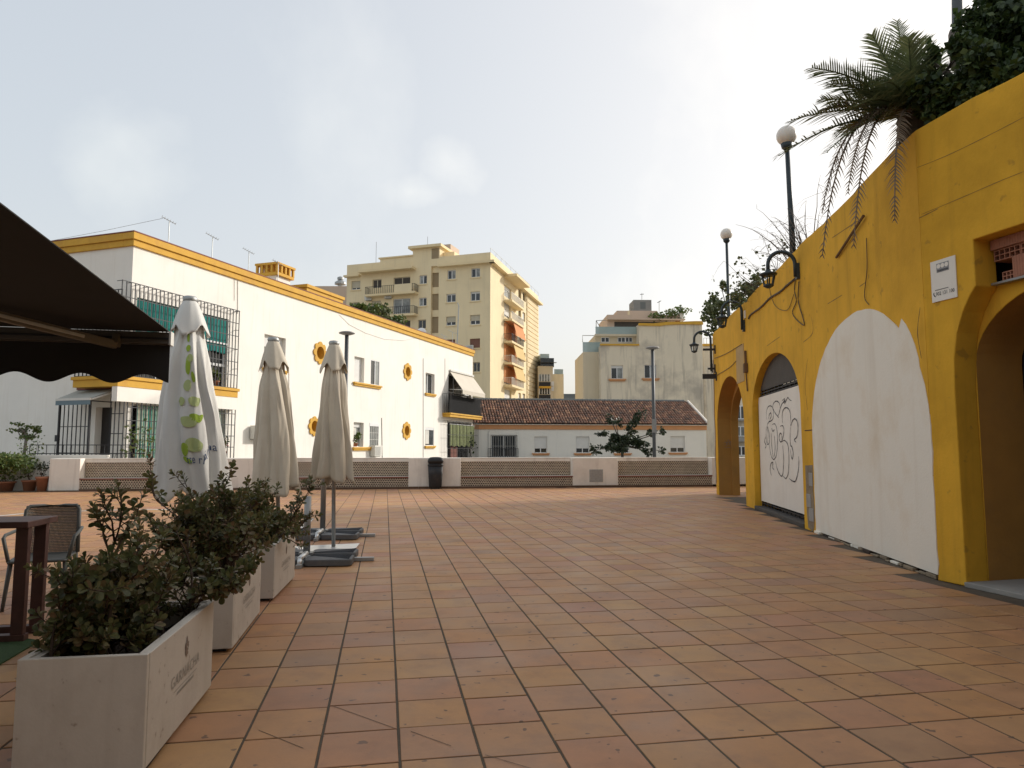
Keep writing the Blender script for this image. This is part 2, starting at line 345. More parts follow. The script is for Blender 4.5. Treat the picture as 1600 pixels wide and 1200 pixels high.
def island_mat(name, stops, rough=.8, var=.3, scale=12, bstr=.2, transl=0, bs=60, spec=.5):
    """colour picked per loose piece and per object from the stops, mottled"""
    m, t, b = nt(name); g = N(t, 'ShaderNodeNewGeometry'); oi = N(t, 'ShaderNodeObjectInfo')
    a = N(t, 'ShaderNodeMath', operation='ADD'); t.links.new(g.outputs['Random Per Island'], a.inputs[0]); t.links.new(oi.outputs['Random'], a.inputs[1])
    fr = N(t, 'ShaderNodeMath', operation='FRACT'); t.links.new(a.outputs[0], fr.inputs[0])
    r = ramp(t, stops); t.links.new(fr.outputs[0], r.inputs[0]); v = coords(t)
    n = noise_(t, v, scale, 6, .65); r2 = ramp(t, [(.3, (1 - var,) * 3), (.7, (1 + var * .4,) * 3)]); t.links.new(n, r2.inputs[0])
    c = mixc(t, 1.0, r.outputs[0], r2.outputs[0], 'MULTIPLY'); t.links.new(c, b.inputs['Base Color'])
    b.inputs['Roughness'].default_value = rough; b.inputs['Specular IOR Level'].default_value = spec
    if bstr: bump(t, b, noise_(t, v, bs, 4), bstr, .006)
    if transl:
        tr = N(t, 'ShaderNodeBsdfTranslucent'); t.links.new(c, tr.inputs[0]); mx = N(t, 'ShaderNodeMixShader'); mx.inputs[0].default_value = transl
        t.links.new(b.outputs[0], mx.inputs[1]); t.links.new(tr.outputs[0], mx.inputs[2]); t.links.new(mx.outputs[0], t.nodes['Material Output'].inputs[0])
    return m
def tile_mat():
    m = island_mat('terracotta_tile', [(0, (.49, .24, .10)), (.16, (.50, .27, .115)), (.32, (.46, .22, .12)), (.46, (.50, .25, .10)), (.6, (.52, .30, .125)), (.72, (.42, .205, .125)), (.8, (.48, .255, .11)), (.87, (.36, .21, .12)), (.93, (.45, .21, .135)), (1, (.51, .245, .10))], .55, .22, 3.2, .12, bs=90, spec=.3)
    t = m.node_tree; b = t.nodes['Principled BSDF']; v = coords(t)
    src = mixc(t, .22, b.inputs['Base Color'].links[0].from_socket, (.40, .22, .112))
    n = noise_(t, v, 11, 2, .5); r = ramp(t, [(.685, (0, 0, 0)), (.71, (.75,) * 3)]); t.links.new(n, r.inputs[0])     # gum spots
    c = mixc(t, r.outputs[0], src, (.085, .06, .05))
    n2 = noise_(t, v, .7, 5, .6); r2 = ramp(t, [(.46, (0, 0, 0)), (.78, (.45,) * 3)]); t.links.new(n2, r2.inputs[0])  # worn grey patches
    c = mixc(t, r2.outputs[0], c, (.38, .215, .12)); 
    n4 = noise_(t, v, 2.6, 7, .7); r4 = ramp(t, [(.48, (0, 0, 0)), (.74, (.6,) * 3)]); t.links.new(n4, r4.inputs[0])
    c = mixc(t, r4.outputs[0], c, (.25, .135, .085)); t.links.new(c, b.inputs['Base Color'])
    r3 = ramp(t, [(.3, (.42,) * 3), (.7, (.68,) * 3)]); t.links.new(noise_(t, v, 1.6, 4), r3.inputs[0]); t.links.new(r3.outputs[0], b.inputs['Roughness'])
    return m
mt['tile'] = tile_mat()
mt['roof_tile'] = island_mat('roof_tile', [(0, (.13, .08, .06)), (.3, (.20, .105, .07)), (.55, (.29, .14, .085)), (.72, (.16, .095, .07)), (.88, (.44, .24, .14)), (1, (.12, .085, .07))], .9, .45, 1.2, .1)
mt['leaf_olive'] = island_mat('leaf_olive', [(0, (.08, .095, .035)), (.25, (.115, .13, .045)), (.5, (.17, .165, .06)), (.72, (.20, .165, .07)), (.9, (.20, .12, .06)), (1, (.10, .115, .045))], .5, .25, 25, 0, .28)
mt['leaf_dark'] = island_mat('leaf_dark', [(0, (.025, .05, .015)), (.5, (.045, .075, .02)), (.8, (.07, .11, .025)), (1, (.12, .15, .03))], .55, .4, 3, 0, .2)
mt['leaf_mid'] = island_mat('leaf_mid', [(0, (.07, .10, .035)), (.5, (.11, .135, .045)), (1, (.17, .175, .07))], .6, .4, 3, 0, .25)
mt['leaf_fresh'] = island_mat('leaf_fresh', [(0, (.06, .11, .02)), (.5, (.10, .15, .03)), (1, (.17, .18, .05))], .6, .4, 3, 0, .3)
mt['leaf_round'] = island_mat('leaf_round', [(0, (.022, .038, .018)), (.5, (.035, .055, .02)), (1, (.06, .07, .03))], .5, .4, 3, 0, .15)
mt['palm_green'] = island_mat('palm_green', [(0, (.10, .13, .055)), (.5, (.15, .18, .075)), (1, (.21, .22, .10))], .5, .3, 4, 0, .2)
mt['palm_brown'] = island_mat('palm_brown', [(0, (.16, .11, .07)), (.5, (.23, .165, .11)), (1, (.30, .225, .15))], .8, .3, 4, 0, .15)
mt['flower_red'] = island_mat('flower_red', [(0, (.45, .05, .06)), (1, (.6, .2, .2))], .7, .2, 4, 0, .2)
def stripe_curtain(name, cols, freq, fr):
    """curtain cloth with woven vertical stripes along a wall direction"""
    m, t, b = nt(name); g = N(t, 'ShaderNodeNewGeometry'); d = N(t, 'ShaderNodeVectorMath', operation='DOT_PRODUCT')
    t.links.new(g.outputs['Position'], d.inputs[0]); d.inputs[1].default_value = (fr.d.x * freq, fr.d.y * freq, .05)
    n = N(t, 'ShaderNodeTexNoise', Scale=1.0, Detail=3.0, Roughness=.7); n.noise_dimensions = '1D'; t.links.new(d.outputs['Value'], n.inputs['W'])
    r = ramp(t, cols); t.links.new(n.outputs[0], r.inputs[0]); t.links.new(r.outputs[0], b.inputs['Base Color']); b.inputs['Roughness'].default_value = .9
    return m
# ------------------------------------------------------------------ ground and tiled plaza
MB().box(-900, 900, -300, 1500, -1.2, -.35).build('ground', mt['ground'])
struct(bpy.data.objects['ground'])
GA = R(10.1); GE1 = Vector((math.cos(GA), math.sin(GA))); GE2 = Vector((-math.sin(GA), math.cos(GA)))
plaza = MB().slab([(-26, -8), (14, -8), (14, 29.6), (-26, 24.2)], -.3, -.0042).build('plaza_floor', mt['grout']); struct(plaza)
LOWW = Fr((-16.06, 24.8), (.9907, .1357), (.1357, -.9907))       # front of the low bench wall
YB = Vector((4.85, 8.24)); YA = Vector((6.69, 23.43))
YW = Fr(YB, YA - YB, (-.9927, .12)); YW.n = Vector((-YW.d.y, YW.d.x))   # yellow wall, u runs away from the camera
YL = (YA - YB).length
YS = Fr(YB, (.243, -.97), (-.97, -.243))                          # its near bay, turned to the right
PU, PV, U0, V0 = .3935, .4115, -.3, 3.59
def tile_mesh(w, h):
    b = MB(); g = .0025; hw, hh = w / 2, h / 2
    V = [(-hw, -hh, -.009), (hw, -hh, -.009), (hw, hh, -.009), (-hw, hh, -.009), (-hw, -hh, -.002), (hw, -hh, -.002), (hw, hh, -.002), (-hw, hh, -.002),
         (-hw + g, -hh + g, 0), (hw - g, -hh + g, 0), (hw - g, hh - g, 0), (-hw + g, hh - g, 0)]
    return V, [(0, 1, 5, 4), (1, 2, 6, 5), (2, 3, 7, 6), (3, 0, 4, 7), (4, 5, 9, 8), (5, 6, 10, 9), (6, 7, 11, 10), (7, 4, 8, 11), (8, 9, 10, 11)]
TV, TF = tile_mesh(PU - .0145, PV - .0150)
tile_me = MB().add(TV, TF).mesh('tile', mt['tile'], fix=False)
cand = []
for i in range(-62, 40):
    for j in range(-8, 66):
        c = GE1 * (U0 + (i + .5) * PU) + GE2 * (V0 + (j + .5) * PV + .02 * math.sin(i * 2.4) + (.10 if i % 7 == 3 else 0))
        q = c - LOWW.o
        if q.dot(LOWW.n) < .06 or c.x < -23 or c.x > 9.5: continue
        w = c - YB
        if w.dot(YW.n) < .12 and 0 <= w.dot(YW.d) < 13.9 : continue
        if w.dot(YS.n) < .15 and 0 <= w.dot(YS.d): continue
        if c.y < .3 or abs(c.x) > .86 * c.y + 1.6: continue
        seen = abs(c.x) < .70 * c.y and c.y > 3.0
        cand.append((0 if seen else 1, c.length, c))
cand.sort(key=lambda t: (t[0], t[1]))
trs = random.Random(3); rest = MB()
for k, (s_, d_, c) in enumerate(cand):
    z = trs.uniform(-.0012, .0014); rz = GA + trs.uniform(-.006, .006); tx, ty = trs.uniform(-.003, .003), trs.uniform(-.003, .003)
    mx = Matrix.Translation((c.x, c.y, z)) @ Matrix.Rotation(rz, 4, 'Z') @ Matrix.Rotation(tx, 4, 'X') @ Matrix.Rotation(ty, 4, 'Y')
    if k < 300:
        o = bpy.data.objects.new('tile', tile_me); COL.objects.link(o); o.parent = plaza; o.matrix_basis = mx
    else: rest.add([mx @ Vector(v) for v in TV], TF)
rest.build('tile_field', mt['tile'], plaza, fix=False, kind='stuff')
# painted outline of the terrace area
pl = MB()
def stripe(pts, w):
    for a, b in zip(pts, pts[1:]):
        a, b = Vector(a[:2]), Vector(b[:2]); t = (b - a).normalized(); s = Vector((-t.y, t.x)) * w / 2
        pl.add([(*(a - s - t * w / 2), .0045), (*(b - s + t * w / 2), .0045), (*(b + s + t * w / 2), .0045), (*(a + s - t * w / 2), .0045)], [(0, 1, 2, 3)])
stripe([gnd(-60, 812), gnd(60, 800.5), gnd(225, 796), gnd(330, 797.5)], .13)
pl2 = pl; pl = MB(); stripe([gnd(330, 800), gnd(487, 810.5), gnd(462, 836), gnd(380, 905)], .10)
pl2.add(pl.v, pl.f).build('painted_line', mt['paint_white'], plaza)

cq_ = MB()
for (x0, y0, x1, y1) in ((50, 862, 312, 957), (380, 970, 545, 1030), (690, 1068, 905, 1132), (-255, 965, -70, 1040)):
    a, b = gnd(500 + x0 / 2.667, 780 + y0 / 2.667), gnd(500 + x1 / 2.667, 780 + y1 / 2.667); pl = MB(); stripe([a, b], .004); cq_.add([(v[0], v[1], v[2] - .001) for v in pl.v], pl.f)
cq_.build('cracks', mt['grout'], plaza)

# ------------------------------------------------------------------ low wall with benches of pierced brick
lw = thing('bench_wall', 'long low white wall with built-in benches of pierced brick closing the far side of the plaza', 'wall', LOWW.pt(12, 0, 0))
HW = 1.135; UE = 29.5
back = MB(); back.box(0, UE, -.66, -.47, 0, HW - .03, LOWW); back.box(0, UE, -.47, -.40, .985, HW - .03, LOWW); back.build('wall', mt['plaster_low'], lw, bevel=.012)
MB().box(-.02, UE, -.69, -.385, HW - .03, HW, LOWW).build('coping', mt['plaster_low'], lw, bevel=.01)
def ux(px_): return LOWW.px(px_, 750)[0]
piers = [(0, ux(124)), (ux(330), ux(400)), (ux(638), ux(720)), (ux(895), ux(966)), (ux(1113), UE)]
for a, b in piers:
    MB().box(a, b, -.40, 0, .07 if a > 0 else .02, HW - .004, LOWW).build('pier', mt['plaster_low'], lw, bevel=.02)
def lattice(mb, fr, u0, u1, z0, z1, n):
    nz = max(1, round((z1 - z0) / .06)); pz = (z1 - z0) / nz
    for k in range(nz + 1):
        z = z0 + k * pz; mb.box(u0, u1, n - .05, n, max(z0, z - .010), min(z1, z + .010), fr)
    for k in range(nz):
        u = u0 + (.0425 if k % 2 else 0)
        while u < u1:
            mb.add([fr.pt(u, n - .002, z0 + k * pz), fr.pt(u + .022, n - .002, z0 + k * pz), fr.pt(u + .022, n - .002, z0 + k * pz + pz), fr.pt(u, n - .002, z0 + k * pz + pz),
                    fr.pt(u, n - .05, z0 + k * pz), fr.pt(u, n - .05, z0 + k * pz + pz), fr.pt(u + .022, n - .05, z0 + k * pz), fr.pt(u + .022, n - .05, z0 + k * pz + pz)],
                   [(0, 1, 2, 3), (0, 3, 5, 4), (1, 2, 7, 6)])
            u += .085
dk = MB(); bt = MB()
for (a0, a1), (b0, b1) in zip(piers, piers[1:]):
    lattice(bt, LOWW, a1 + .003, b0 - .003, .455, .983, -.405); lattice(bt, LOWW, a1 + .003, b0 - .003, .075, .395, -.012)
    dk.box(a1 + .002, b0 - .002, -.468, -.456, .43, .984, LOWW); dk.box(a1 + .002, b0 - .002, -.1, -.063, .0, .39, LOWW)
    MB().box(a1 + .002, b0 - .002, -.40, -.03, .40, .445, LOWW).build('bench_seat', mt['plaster_low'], lw)
    MB().box(a1 + .002, b0 - .002, -.03, .012, .397, .442, LOWW).build('bench_edge', mt['brick_red'], lw)
dk.build('lattice_backing', mt['brick_dark'], lw); bt.build('brick_lattice', mt['brick_tan'], lw, fix=False, kind='stuff')  # near-black backing puts the shade of the lattice holes into colour
sk = None; u = ux(124)
for (a0, a1), (b0, b1) in zip(piers, piers[1:]):
    uu = a1 - (0 if a0 == 0 else a1 - a0)
    while uu < b0 - .02:
        e = min(uu + .37, b0); MB().box(uu + .003, e - .003, -.05, .014 + .002 * (int(uu * 10) % 2), 0, .073, LOWW).build('skirting_tile', mt['skirting_brown'], lw); uu += .37
r = LOWW.rect(921, 942, 733.5, 753); MB().box(r[0], r[1], 0, .012, r[2], r[3], LOWW).build('hatch_plate', mt['metal_galv'], lw, bevel=.004)

# litter bin hung on the pier
ub = (ux(668) + ux(692)) / 2
bn = thing('litter_bin', 'black litter bin with rounded hood in front of the low white wall', 'litter bin', LOWW.pt(ub, .2, 0))
def rrect(w, d, k=5, r=.25):
    P = []; rr = min(w, d) * r
    for cx, cy, a0 in ((w / 2 - rr, d / 2 - rr, 0), (-w / 2 + rr, d / 2 - rr, 90), (-w / 2 + rr, -d / 2 + rr, 180), (w / 2 - rr, -d / 2 + rr, 270)):
        for i in range(k): a = R(a0 + 90 * i / (k - 1)); P.append((cx + rr * math.cos(a), cy + rr * math.sin(a)))
    return P
def loft(mb, secs, fr, uc, nc):
    V, F = [], []
    k = len(secs[0][1])
    for z, P in secs: V += [fr.pt(uc + a, nc + b, z) for a, b in P]
    for i in range(len(secs) - 1):
        for j in range(k): F.append((i * k + j, i * k + (j + 1) % k, (i + 1) * k + (j + 1) % k, (i + 1) * k + j))
    F += [tuple(range(k)), tuple(range((len(secs) - 1) * k, len(secs) * k))]
    return mb.add(V, F)
loft(MB(), [(.07, rrect(.44, .32)), (.1, rrect(.46, .34)), (.5, rrect(.51, .37)), (.84, rrect(.55, .39))], LOWW, ub, .2).build('body', mt['bin_black'], bn, True)
loft(MB(), [(.84, rrect(.57, .41)), (.88, rrect(.575, .415)), (.90, rrect(.52, .36)), (.96, rrect(.52, .36)), (.965, rrect(.57, .41)), (1.04, rrect(.57, .41)), (1.11, rrect(.52, .37)), (1.155, rrect(.4, .27)), (1.17, rrect(.2, .12))], LOWW, ub, .2).build('hood', mt['bin_black'], bn, True)
MB().box(ub - .2, ub + .2, .375, .39, .895, .962, LOWW).build('opening', mt['dark_void'], bn)
MB().box(ub - .01, ub + .01, .37, .392, .2, .82, LOWW).build('rib', mt['bin_black'], bn, bevel=.004)
MB().box(ub - .12, ub + .12, -.003, .02, .3, .9, LOWW).build('bracket', mt['iron_black'], bn)
loft(MB(), [(0, rrect(.34, .24)), (.07, rrect(.36, .26))], LOWW, ub, .2).build('foot', mt['bin_black'], bn)

# ------------------------------------------------------------------ yellow arcade wall
WT, ZT = .66, 5.3
yw = thing('yellow_wall', 'tall yellow plastered wall with arches along the right side of the plaza', 'wall', YW.pt(7, 0, 0))
def ell(uc, a, zs, b, a0=180, a1=0, k=22):
    return [(uc + a * math.cos(R(a0 + (a1 - a0) * i / k)), zs + b * math.sin(R(a0 + (a1 - a0) * i / k))) for i in range(k + 1)]
def ux2(x, y): return YW.px(x, y)[0]
A1a, A1b = ux2(1166, 780), ux2(1123.5, 773); A2a, A2b = ux2(1257, 810), ux2(1180, 790); A3a, A3b = ux2(1466, 905), ux2(1276, 835)
z1, z2, z3 = YW.px(1142, 586)[1], YW.px(1213, 549)[1], YW.px(1350, 482)[1]
def arch(a, b, spring, top): return [(a, 0)] + ell((a + b) / 2, (b - a) / 2, spring, top - spring) + [(b, 0)]
ar1 = arch(A1a, A1b, 2.25, z1); ar2 = arch(A2a, A2b, 2.35, z2)
ar3 = arch(A3a, A3b, 1.75, z3)
top = []
u = 0
trn = random.Random(11)
while u < YL:
    top.append((u, ZT + .02 * math.sin(u * 1.7) + trn.uniform(-.012, .012) + (.07 if u < .0 else 0))); u += .35
top.append((YL, ZT - .05))
poly = [(0, 0)] + ar3 + ar2 + ar1 + [(YL, 0)] + list(reversed(top))
MB().prism(poly, -WT, 0, YW).build('wall', mt['plaster_yellow'], yw, bevel=.012)
# darker ochre inner faces of the open arch
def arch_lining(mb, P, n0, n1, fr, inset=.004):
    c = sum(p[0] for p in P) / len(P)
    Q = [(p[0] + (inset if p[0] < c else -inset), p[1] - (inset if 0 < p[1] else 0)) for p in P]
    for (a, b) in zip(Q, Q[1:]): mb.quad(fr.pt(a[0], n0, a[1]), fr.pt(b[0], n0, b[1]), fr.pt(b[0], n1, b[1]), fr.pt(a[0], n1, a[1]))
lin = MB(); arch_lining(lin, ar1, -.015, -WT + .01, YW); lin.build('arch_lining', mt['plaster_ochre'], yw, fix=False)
# second, lower ring of the open arch behind
a1c, a1w = (A1a + A1b) / 2, (A1b - A1a) / 2
inner = [(a1c - a1w + .09, 0)] + ell(a1c, a1w - .09, 2.2, z1 - 2.2 - .2) + [(a1c + a1w - .09, 0)]
outer = [(A1a + .008, 0)] + ell(a1c, a1w - .008, 2.25, z1 - 2.25 - .008) + [(A1b - .008, 0)]
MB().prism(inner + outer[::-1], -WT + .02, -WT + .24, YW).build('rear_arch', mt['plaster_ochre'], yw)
# grey repair patch and pier damage
r = YW.rect(1151, 1163, 540, 598); MB().box(r[0], r[1], -.01, .012, r[2], r[3] , YW).build('repair_patch', mt['plaster_yellow_patch'], yw)
ud0, ud1 = ux2(1272, 760) + .03, ux2(1259, 760) - .03
zd = [YW.px(1266, y)[1] for y in (831, 812, 780, 728)]
dj = MB(); dr = random.Random(5)
P = [(ud0, zd[1] + .05), (ud0 + .05, zd[1] - .12), (ud0 + .13, zd[1] - .2), (ud1 - .06, zd[1] - .15), (ud1, zd[1] + .1), (ud1 - .01, zd[2]), (ud1, zd[3]), (ud0, zd[3] + .02), (ud0 + .015, zd[2] + .15), (ud0 - .01, zd[2] - .1)]
dj.prism(P, -.02, .006, YW); dj.build('bare_render', mt['bare_render'], yw)
for k, (a, b, c, d) in enumerate(((.03, .5, .75, .06), (.35, .95, .35, .05), (.05, .62, .1, .07))):
    du = ud1 - ud0; hz = zd[3] - zd[1]
    MB().box(ud0 + a * du, ud0 + b * du, 0, .012 + d * .1, zd[1] + c * hz - .12, zd[1] + c * hz + .12, YW).build('stone', mt['concrete'], yw, bevel=.01)
MB().box(ux2(1272, 690) + .01, ux2(1258, 690) - .01, -.004, .003, YW.px(1265, 673)[1], YW.px(1265, 671.5)[1], YW).build('crack', mt['brick_dark'], yw)
# walled-up arch with its ragged white render
def ragged(P, k, s, seed):
    rr = random.Random(seed); out = []
    for a, b in zip(P, P[1:]):
        L = math.hypot(b[0] - a[0], b[1] - a[1]); n = max(1, int(L / k))
        for i in range(n):
            t = i / n; out.append((a[0] + (b[0] - a[0]) * t + (rr.uniform(-s, s) if a[1] > .02 or i else 0), max(.0, a[1] + (b[1] - a[1]) * t + rr.uniform(-s, s))))
    out.append(P[-1]); return out
c3, w3 = (A3a + A3b) / 2, (A3b - A3a) / 2
P3 = [(A3a - .015, .05)] + ell(c3, w3 + .015, 1.75, z3 - 1.75 + .012) + [(A3b + .01, .04)]
P3 = [(a, b) for a, b in P3]
# notch near the right shoulder
nu, nz = YW.px(1404, 512)
P3r = []
for a, b in P3:
    P3r.append((a, b))
P3r = ragged(P3r, .14, .013, 2)
ua_, ub_2 = YW.px(1436, 560)[0], YW.px(1394, 502)[0]
spike = [YW.px(x, y) for x, y in ((1436, 561), (1430, 539), (1423, 521), (1416, 507), (1409, 498), (1405, 513), (1395, 503))]
keep0 = [p for p in P3r if p[0] <= ua_ or p[1] < 2.2]; keep0 = [p for p in keep0 if p[0] < c3 and (p[0] <= ua_)]
P3r = keep0 + spike + [p for p in P3r if p[0] >= ub_2]
MB().prism(P3r, -.1, .006, YW).build('arch_infill', mt['plaster_panel'], yw)
MB().prism([(A3a, 0)] + ell(c3, w3, 1.75, z3 - 1.75) + [(A3b, 0)], -.3, -.1, YW).build('infill_backing', mt['brick_dark'], yw)
# crumbling foot of the infill
cr = random.Random(8); u = A3a + .05
while u < A3b - .1:
    w = cr.uniform(.08, .3); h = cr.uniform(.015, .05); v = MB().box(u, u + w, -.03, cr.uniform(.0, .05), 0, h, YW); v.build('rubble_piece', mt[cr.choice(['bare_render', 'plaster_panel', 'brick_dark', 'bare_render'])], yw, bevel=.008); u += w * cr.uniform(.8, 1.3)

# hoarding in the second arch with the spray-painted board
hb = thing('graffiti_hoarding', 'white board with black bubble graffiti closing the middle arch of the yellow wall', 'hoarding', YW.pt((A2a + A2b) / 2, -.16, 0))
HN = -.14
zb0 = YW.px(1216, 795, HN)[1] + .06; zb1 = YW.px(1216, 612, HN)[1]
MB().prism([(A2a + .004, zb1 + .17)] + [p for p in ell((A2a + A2b) / 2, (A2b - A2a) / 2 - .004, 2.35, z2 - 2.354) if p[1] > zb1 + .17] + [(A2b - .004, zb1 + .17)], HN - .06, HN - .02, YW).build('dark_panel', mt['hoarding_dark'], hb)
MB().box(A2a + .004, A2b - .004, HN - .3, HN - .25, .1, zb1 + .2, YW).build('dark_back', mt['dark_void'], hb)
MB().box(A2a + .02, A2b - .06, HN - .02, HN, zb0, zb1, YW).build('board', mt['board_white'], hb, bevel=.004)
def gridpart(z0, z1_):
    g = MB(); n = 13
    for i in range(n + 1):
        u = A2a + .02 + (A2b - A2a - .04) * i / n; g.box(u - .012, u + .012, HN - .05, HN - .026, z0, z1_, YW)
    for k in range(3):
        z = z0 + (z1_ - z0) * k / 2; g.box(A2a + .005, A2b - .005, HN - .052, HN - .024, z - .012, z + .012, YW)
    g.build('metal_grid', mt['iron_black'], hb)
gridpart(zb1 + .03, zb1 + .16); gridpart(.09, zb0 + .02)
MB().box(A2a + .002, A2b - .002, -.24, .02, 0, .085, YW).build('kerb', mt['hoarding_dark'], hb, bevel=.01)
strokes = [[(200,290),(195,240),(205,195),(225,178),(245,190),(255,230),(250,280),(235,300),(215,310),(205,325)],
 [(250,215),(248,180),(260,150),(280,140),(300,155),(308,195),(300,240),(285,265)], [(250,200),(270,240),(298,275)],
 [(300,230),(320,170),(340,140)], [(325,135),(345,120),(335,155),(350,130),(345,160),(360,130),(372,110),(385,128),(402,137)],
 [(205,335),(195,370),(195,440),(205,490),(218,480),(222,430),(215,380),(205,350),(210,420),(205,480)],
 [(205,330),(220,305),(238,300)], [(215,285),(220,250),(232,235),(236,262),(225,290)],
 [(245,330),(265,325),(280,360),(287,430),(285,520),(275,590),(255,615),(238,590),(225,530),(220,470)],
 [(235,400),(240,500),(252,600)], [(262,420),(268,520),(258,600)], [(240,360),(250,385),(262,372)],
 [(330,320),(325,260),(335,210),(360,192),(385,215),(395,270),(395,340)],
 [(310,345),(330,340),(340,370),(335,420),(320,470),(305,460),(302,420),(312,400),(322,420),(318,460)],
 [(325,470),(345,460),(370,490),(380,560),(380,650),(375,730),(355,770),(335,750)],
 [(272,630),(285,690),(305,735),(325,750),(335,700),(338,600),(330,500)],
 [(395,345),(410,300),(430,283),(450,310),(455,370),(445,430),(425,455),(440,475)],
 [(395,350),(390,420),(395,500),(405,510),(415,560),(410,610),(400,590),(393,530)],
 [(460,590),(462,640),(455,720),(435,790),(410,790),(385,770)],
 [(240,745),(228,700),(235,650),(250,640),(248,680),(262,700)], [(190,430),(183,470),(195,500),(188,525)]]
def ribbon(mb, pts, w, fr, n):
    """flat painted line through points (u,z) on a wall"""
    out = []
    for i in range(len(pts) - 1):                       # Catmull-Rom
        p0, p1, p2, p3 = (Vector(pts[max(0, min(len(pts) - 1, i + k))]) for k in (-1, 0, 1, 2))
        for s in range(6):
            t = s / 6; out.append(.5 * ((2 * p1) + (p2 - p0) * t + (2 * p0 - 5 * p1 + 4 * p2 - p3) * t * t + (3 * p1 - p0 - 3 * p2 + p3) * t ** 3))
    out.append(Vector(pts[-1])); V = []; k = len(out)
    for i, p in enumerate(out):
        t = out[min(i + 1, k - 1)] - out[max(i - 1, 0)]; t = t.normalized() if t.length > 1e-6 else Vector((1, 0)); ww = w * (1 - .55 * abs(2 * i / (k - 1) - 1) ** 3) * (1 + .25 * math.sin(i * 1.3))
        s = Vector((-t.y, t.x)) * ww / 2
        for q in (p + s, p - s): V.append(fr.pt(q.x, n, q.y))
    return mb.add(V, [(2 * i, 2 * i + 1, 2 * i + 3, 2 * i + 2) for i in range(k - 1)])
gr = MB()
for k, s in enumerate(strokes): ribbon(gr, [YW.px(1160 + x / 5.217, 600 + y / 5.217, HN) for x, y in s], .026, YW, HN + .002 + .0003 * k)
gr.build('graffiti', mt['spray_black'], hb, fix=False)
tg = MB()
JF = Fr(YW.pt(A1b - .006, 0, 0), YW.n, -YW.d)
for k, s in enumerate([[(1, 1), (1.6, 1.5), (1.2, 2), (2, 1.2), (2.3, 2.1), (2.6, 1.3)], [(.8, 1.6), (1.8, 1.8), (3, 1.6)], [(1.4, .8), (1.9, 2.4), (2.4, .9)], [(1, .5), (2, .55), (3, .45)]]):
    ribbon(tg, [(-.05 - .15 * a, 1.45 + .13 * b) for a, b in s], .012, JF, .002 + .0003 * k)
tg.build('graffiti_tag', mt['print_brown'], yw, fix=False)

# near bay with the deep archway and the window of hollow bricks
SL = 7.2
lip = [(.37, 0), (.365, 1.0), (.36, 2.15), (.375, 2.5), (.43, 2.78), (.52, 3.0), (.62, 3.16), (.70, 3.25), (.70, 3.76), (3.0, 3.76), (3.0, 3.25), (3.2, 2.9), (3.3, 2.3), (3.3, 0)]
ts = [(i * .4, ZT + .02 * math.sin(i) + trn.uniform(-.01, .01)) for i in range(19)]; ts[-1] = (SL, ZT)
MB().prism([(0, 0)] + lip + [(SL, 0)] + list(reversed(ts)), -.30, 0, YS).build('near_bay', mt['plaster_yellow'], yw, bevel=.012)
inn = [(.37, 0)] + ell(1.55, 1.18, 2.45, .78) + [(2.73, 0)]
DN = -.95
MB().prism([(0, 0)] + inn + [(SL, 0), (SL, 3.275), (0, 3.275)], -.62, -.302, YS).build('archway', mt['plaster_yellow'], yw, bevel=.01)
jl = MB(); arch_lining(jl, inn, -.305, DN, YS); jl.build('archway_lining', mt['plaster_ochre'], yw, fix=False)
MB().box(-.1, 3.6, DN - .12, DN - .02, 0, 3.4, YS).build('door', mt['door_dark'], yw)  # near-black sheet, paints in the unlit depth of the archway
MB().box(-.4, SL, -1.15, -.62, 3.80, ZT - .06, YS).box(-.4, .1, -1.15, -.303, 3.27, 3.8, YS).build('backing_wall', mt['concrete'], yw)
MB().box(-.5, SL, -1.7, -1.16, 0, 4.29, YS).box(-.5, .1, -1.15, -.63, 0, 3.26, YS).box(.11, SL, -1.15, -.63, 3.29, 3.79, YS).build('niche_backing', mt['concrete'], yw)  # hidden boxes added to keep sun from leaking into the archway
MB().box(.37, 3.3, DN, .03, -.004, .05, YS).build('threshold', mt['concrete'], yw, bevel=.008)
# window: sill strip, dark hollow, hollow bricks laid on their side
MB().box(.71, 2.99, -.28, -.2, 3.262, 3.285, YS).build('sill_strip', mt['metal_grey'], yw)
MB().box(.4, 3.2, -.61, -.56, 3.29, 3.78, YS).build('window_void', mt['dark_void'], yw)
def hollow_brick(u0, u1, z0, z1, n, nu, nz, ends=True):
    b = MB(); dpt = .22; t = .010
    if ends:
        for i in range(nu + 1):
            uu = u0 + (u1 - u0) * i / nu; b.box(uu - t / 2, uu + t / 2, n - dpt, n, z0, z1, YS)
        for k in range(nz + 1):
            zz = z0 + (z1 - z0) * k / nz; b.box(u0 - t / 2, u1 + t / 2, n - dpt, n + .001, zz - t / 2, zz + t / 2, YS)
        b.box(u0, u1, n - dpt, n - dpt + .01, z0, z1, YS)
    else:
        b.box(u0, u1, n - dpt, n, z0, z1, YS)
        k = int((z1 - z0) / .025) if nz == 0 else 0
        for i in range(int((u1 - u0) / .03)): b.box(u0 + .008 + i * .03, u0 + .022 + i * .03, n, n + .003, z0 + .003, z1 - .003, YS)
    return b.build('brick', mt['brick_hollow'], yw)
bn0 = -.24
hollow_brick(.72, 1.75, 3.645, 3.755, bn0 + .03, 1, 1, False); hollow_brick(1.76, 2.9, 3.645, 3.755, bn0 + .03, 1, 1, False)
for a in (.735, 1.05, 1.37, 1.69): hollow_brick(a, a + .30, 3.525, 3.635, bn0, 5, 2)
hollow_brick(.82, .95, 3.29, 3.38, bn0, 3, 2)
hollow_brick(.955, 1.45, 3.288, 3.515, bn0 + .02, 1, 1, False); hollow_brick(1.46, 1.98, 3.288, 3.515, bn0 + .02, 1, 1, False)

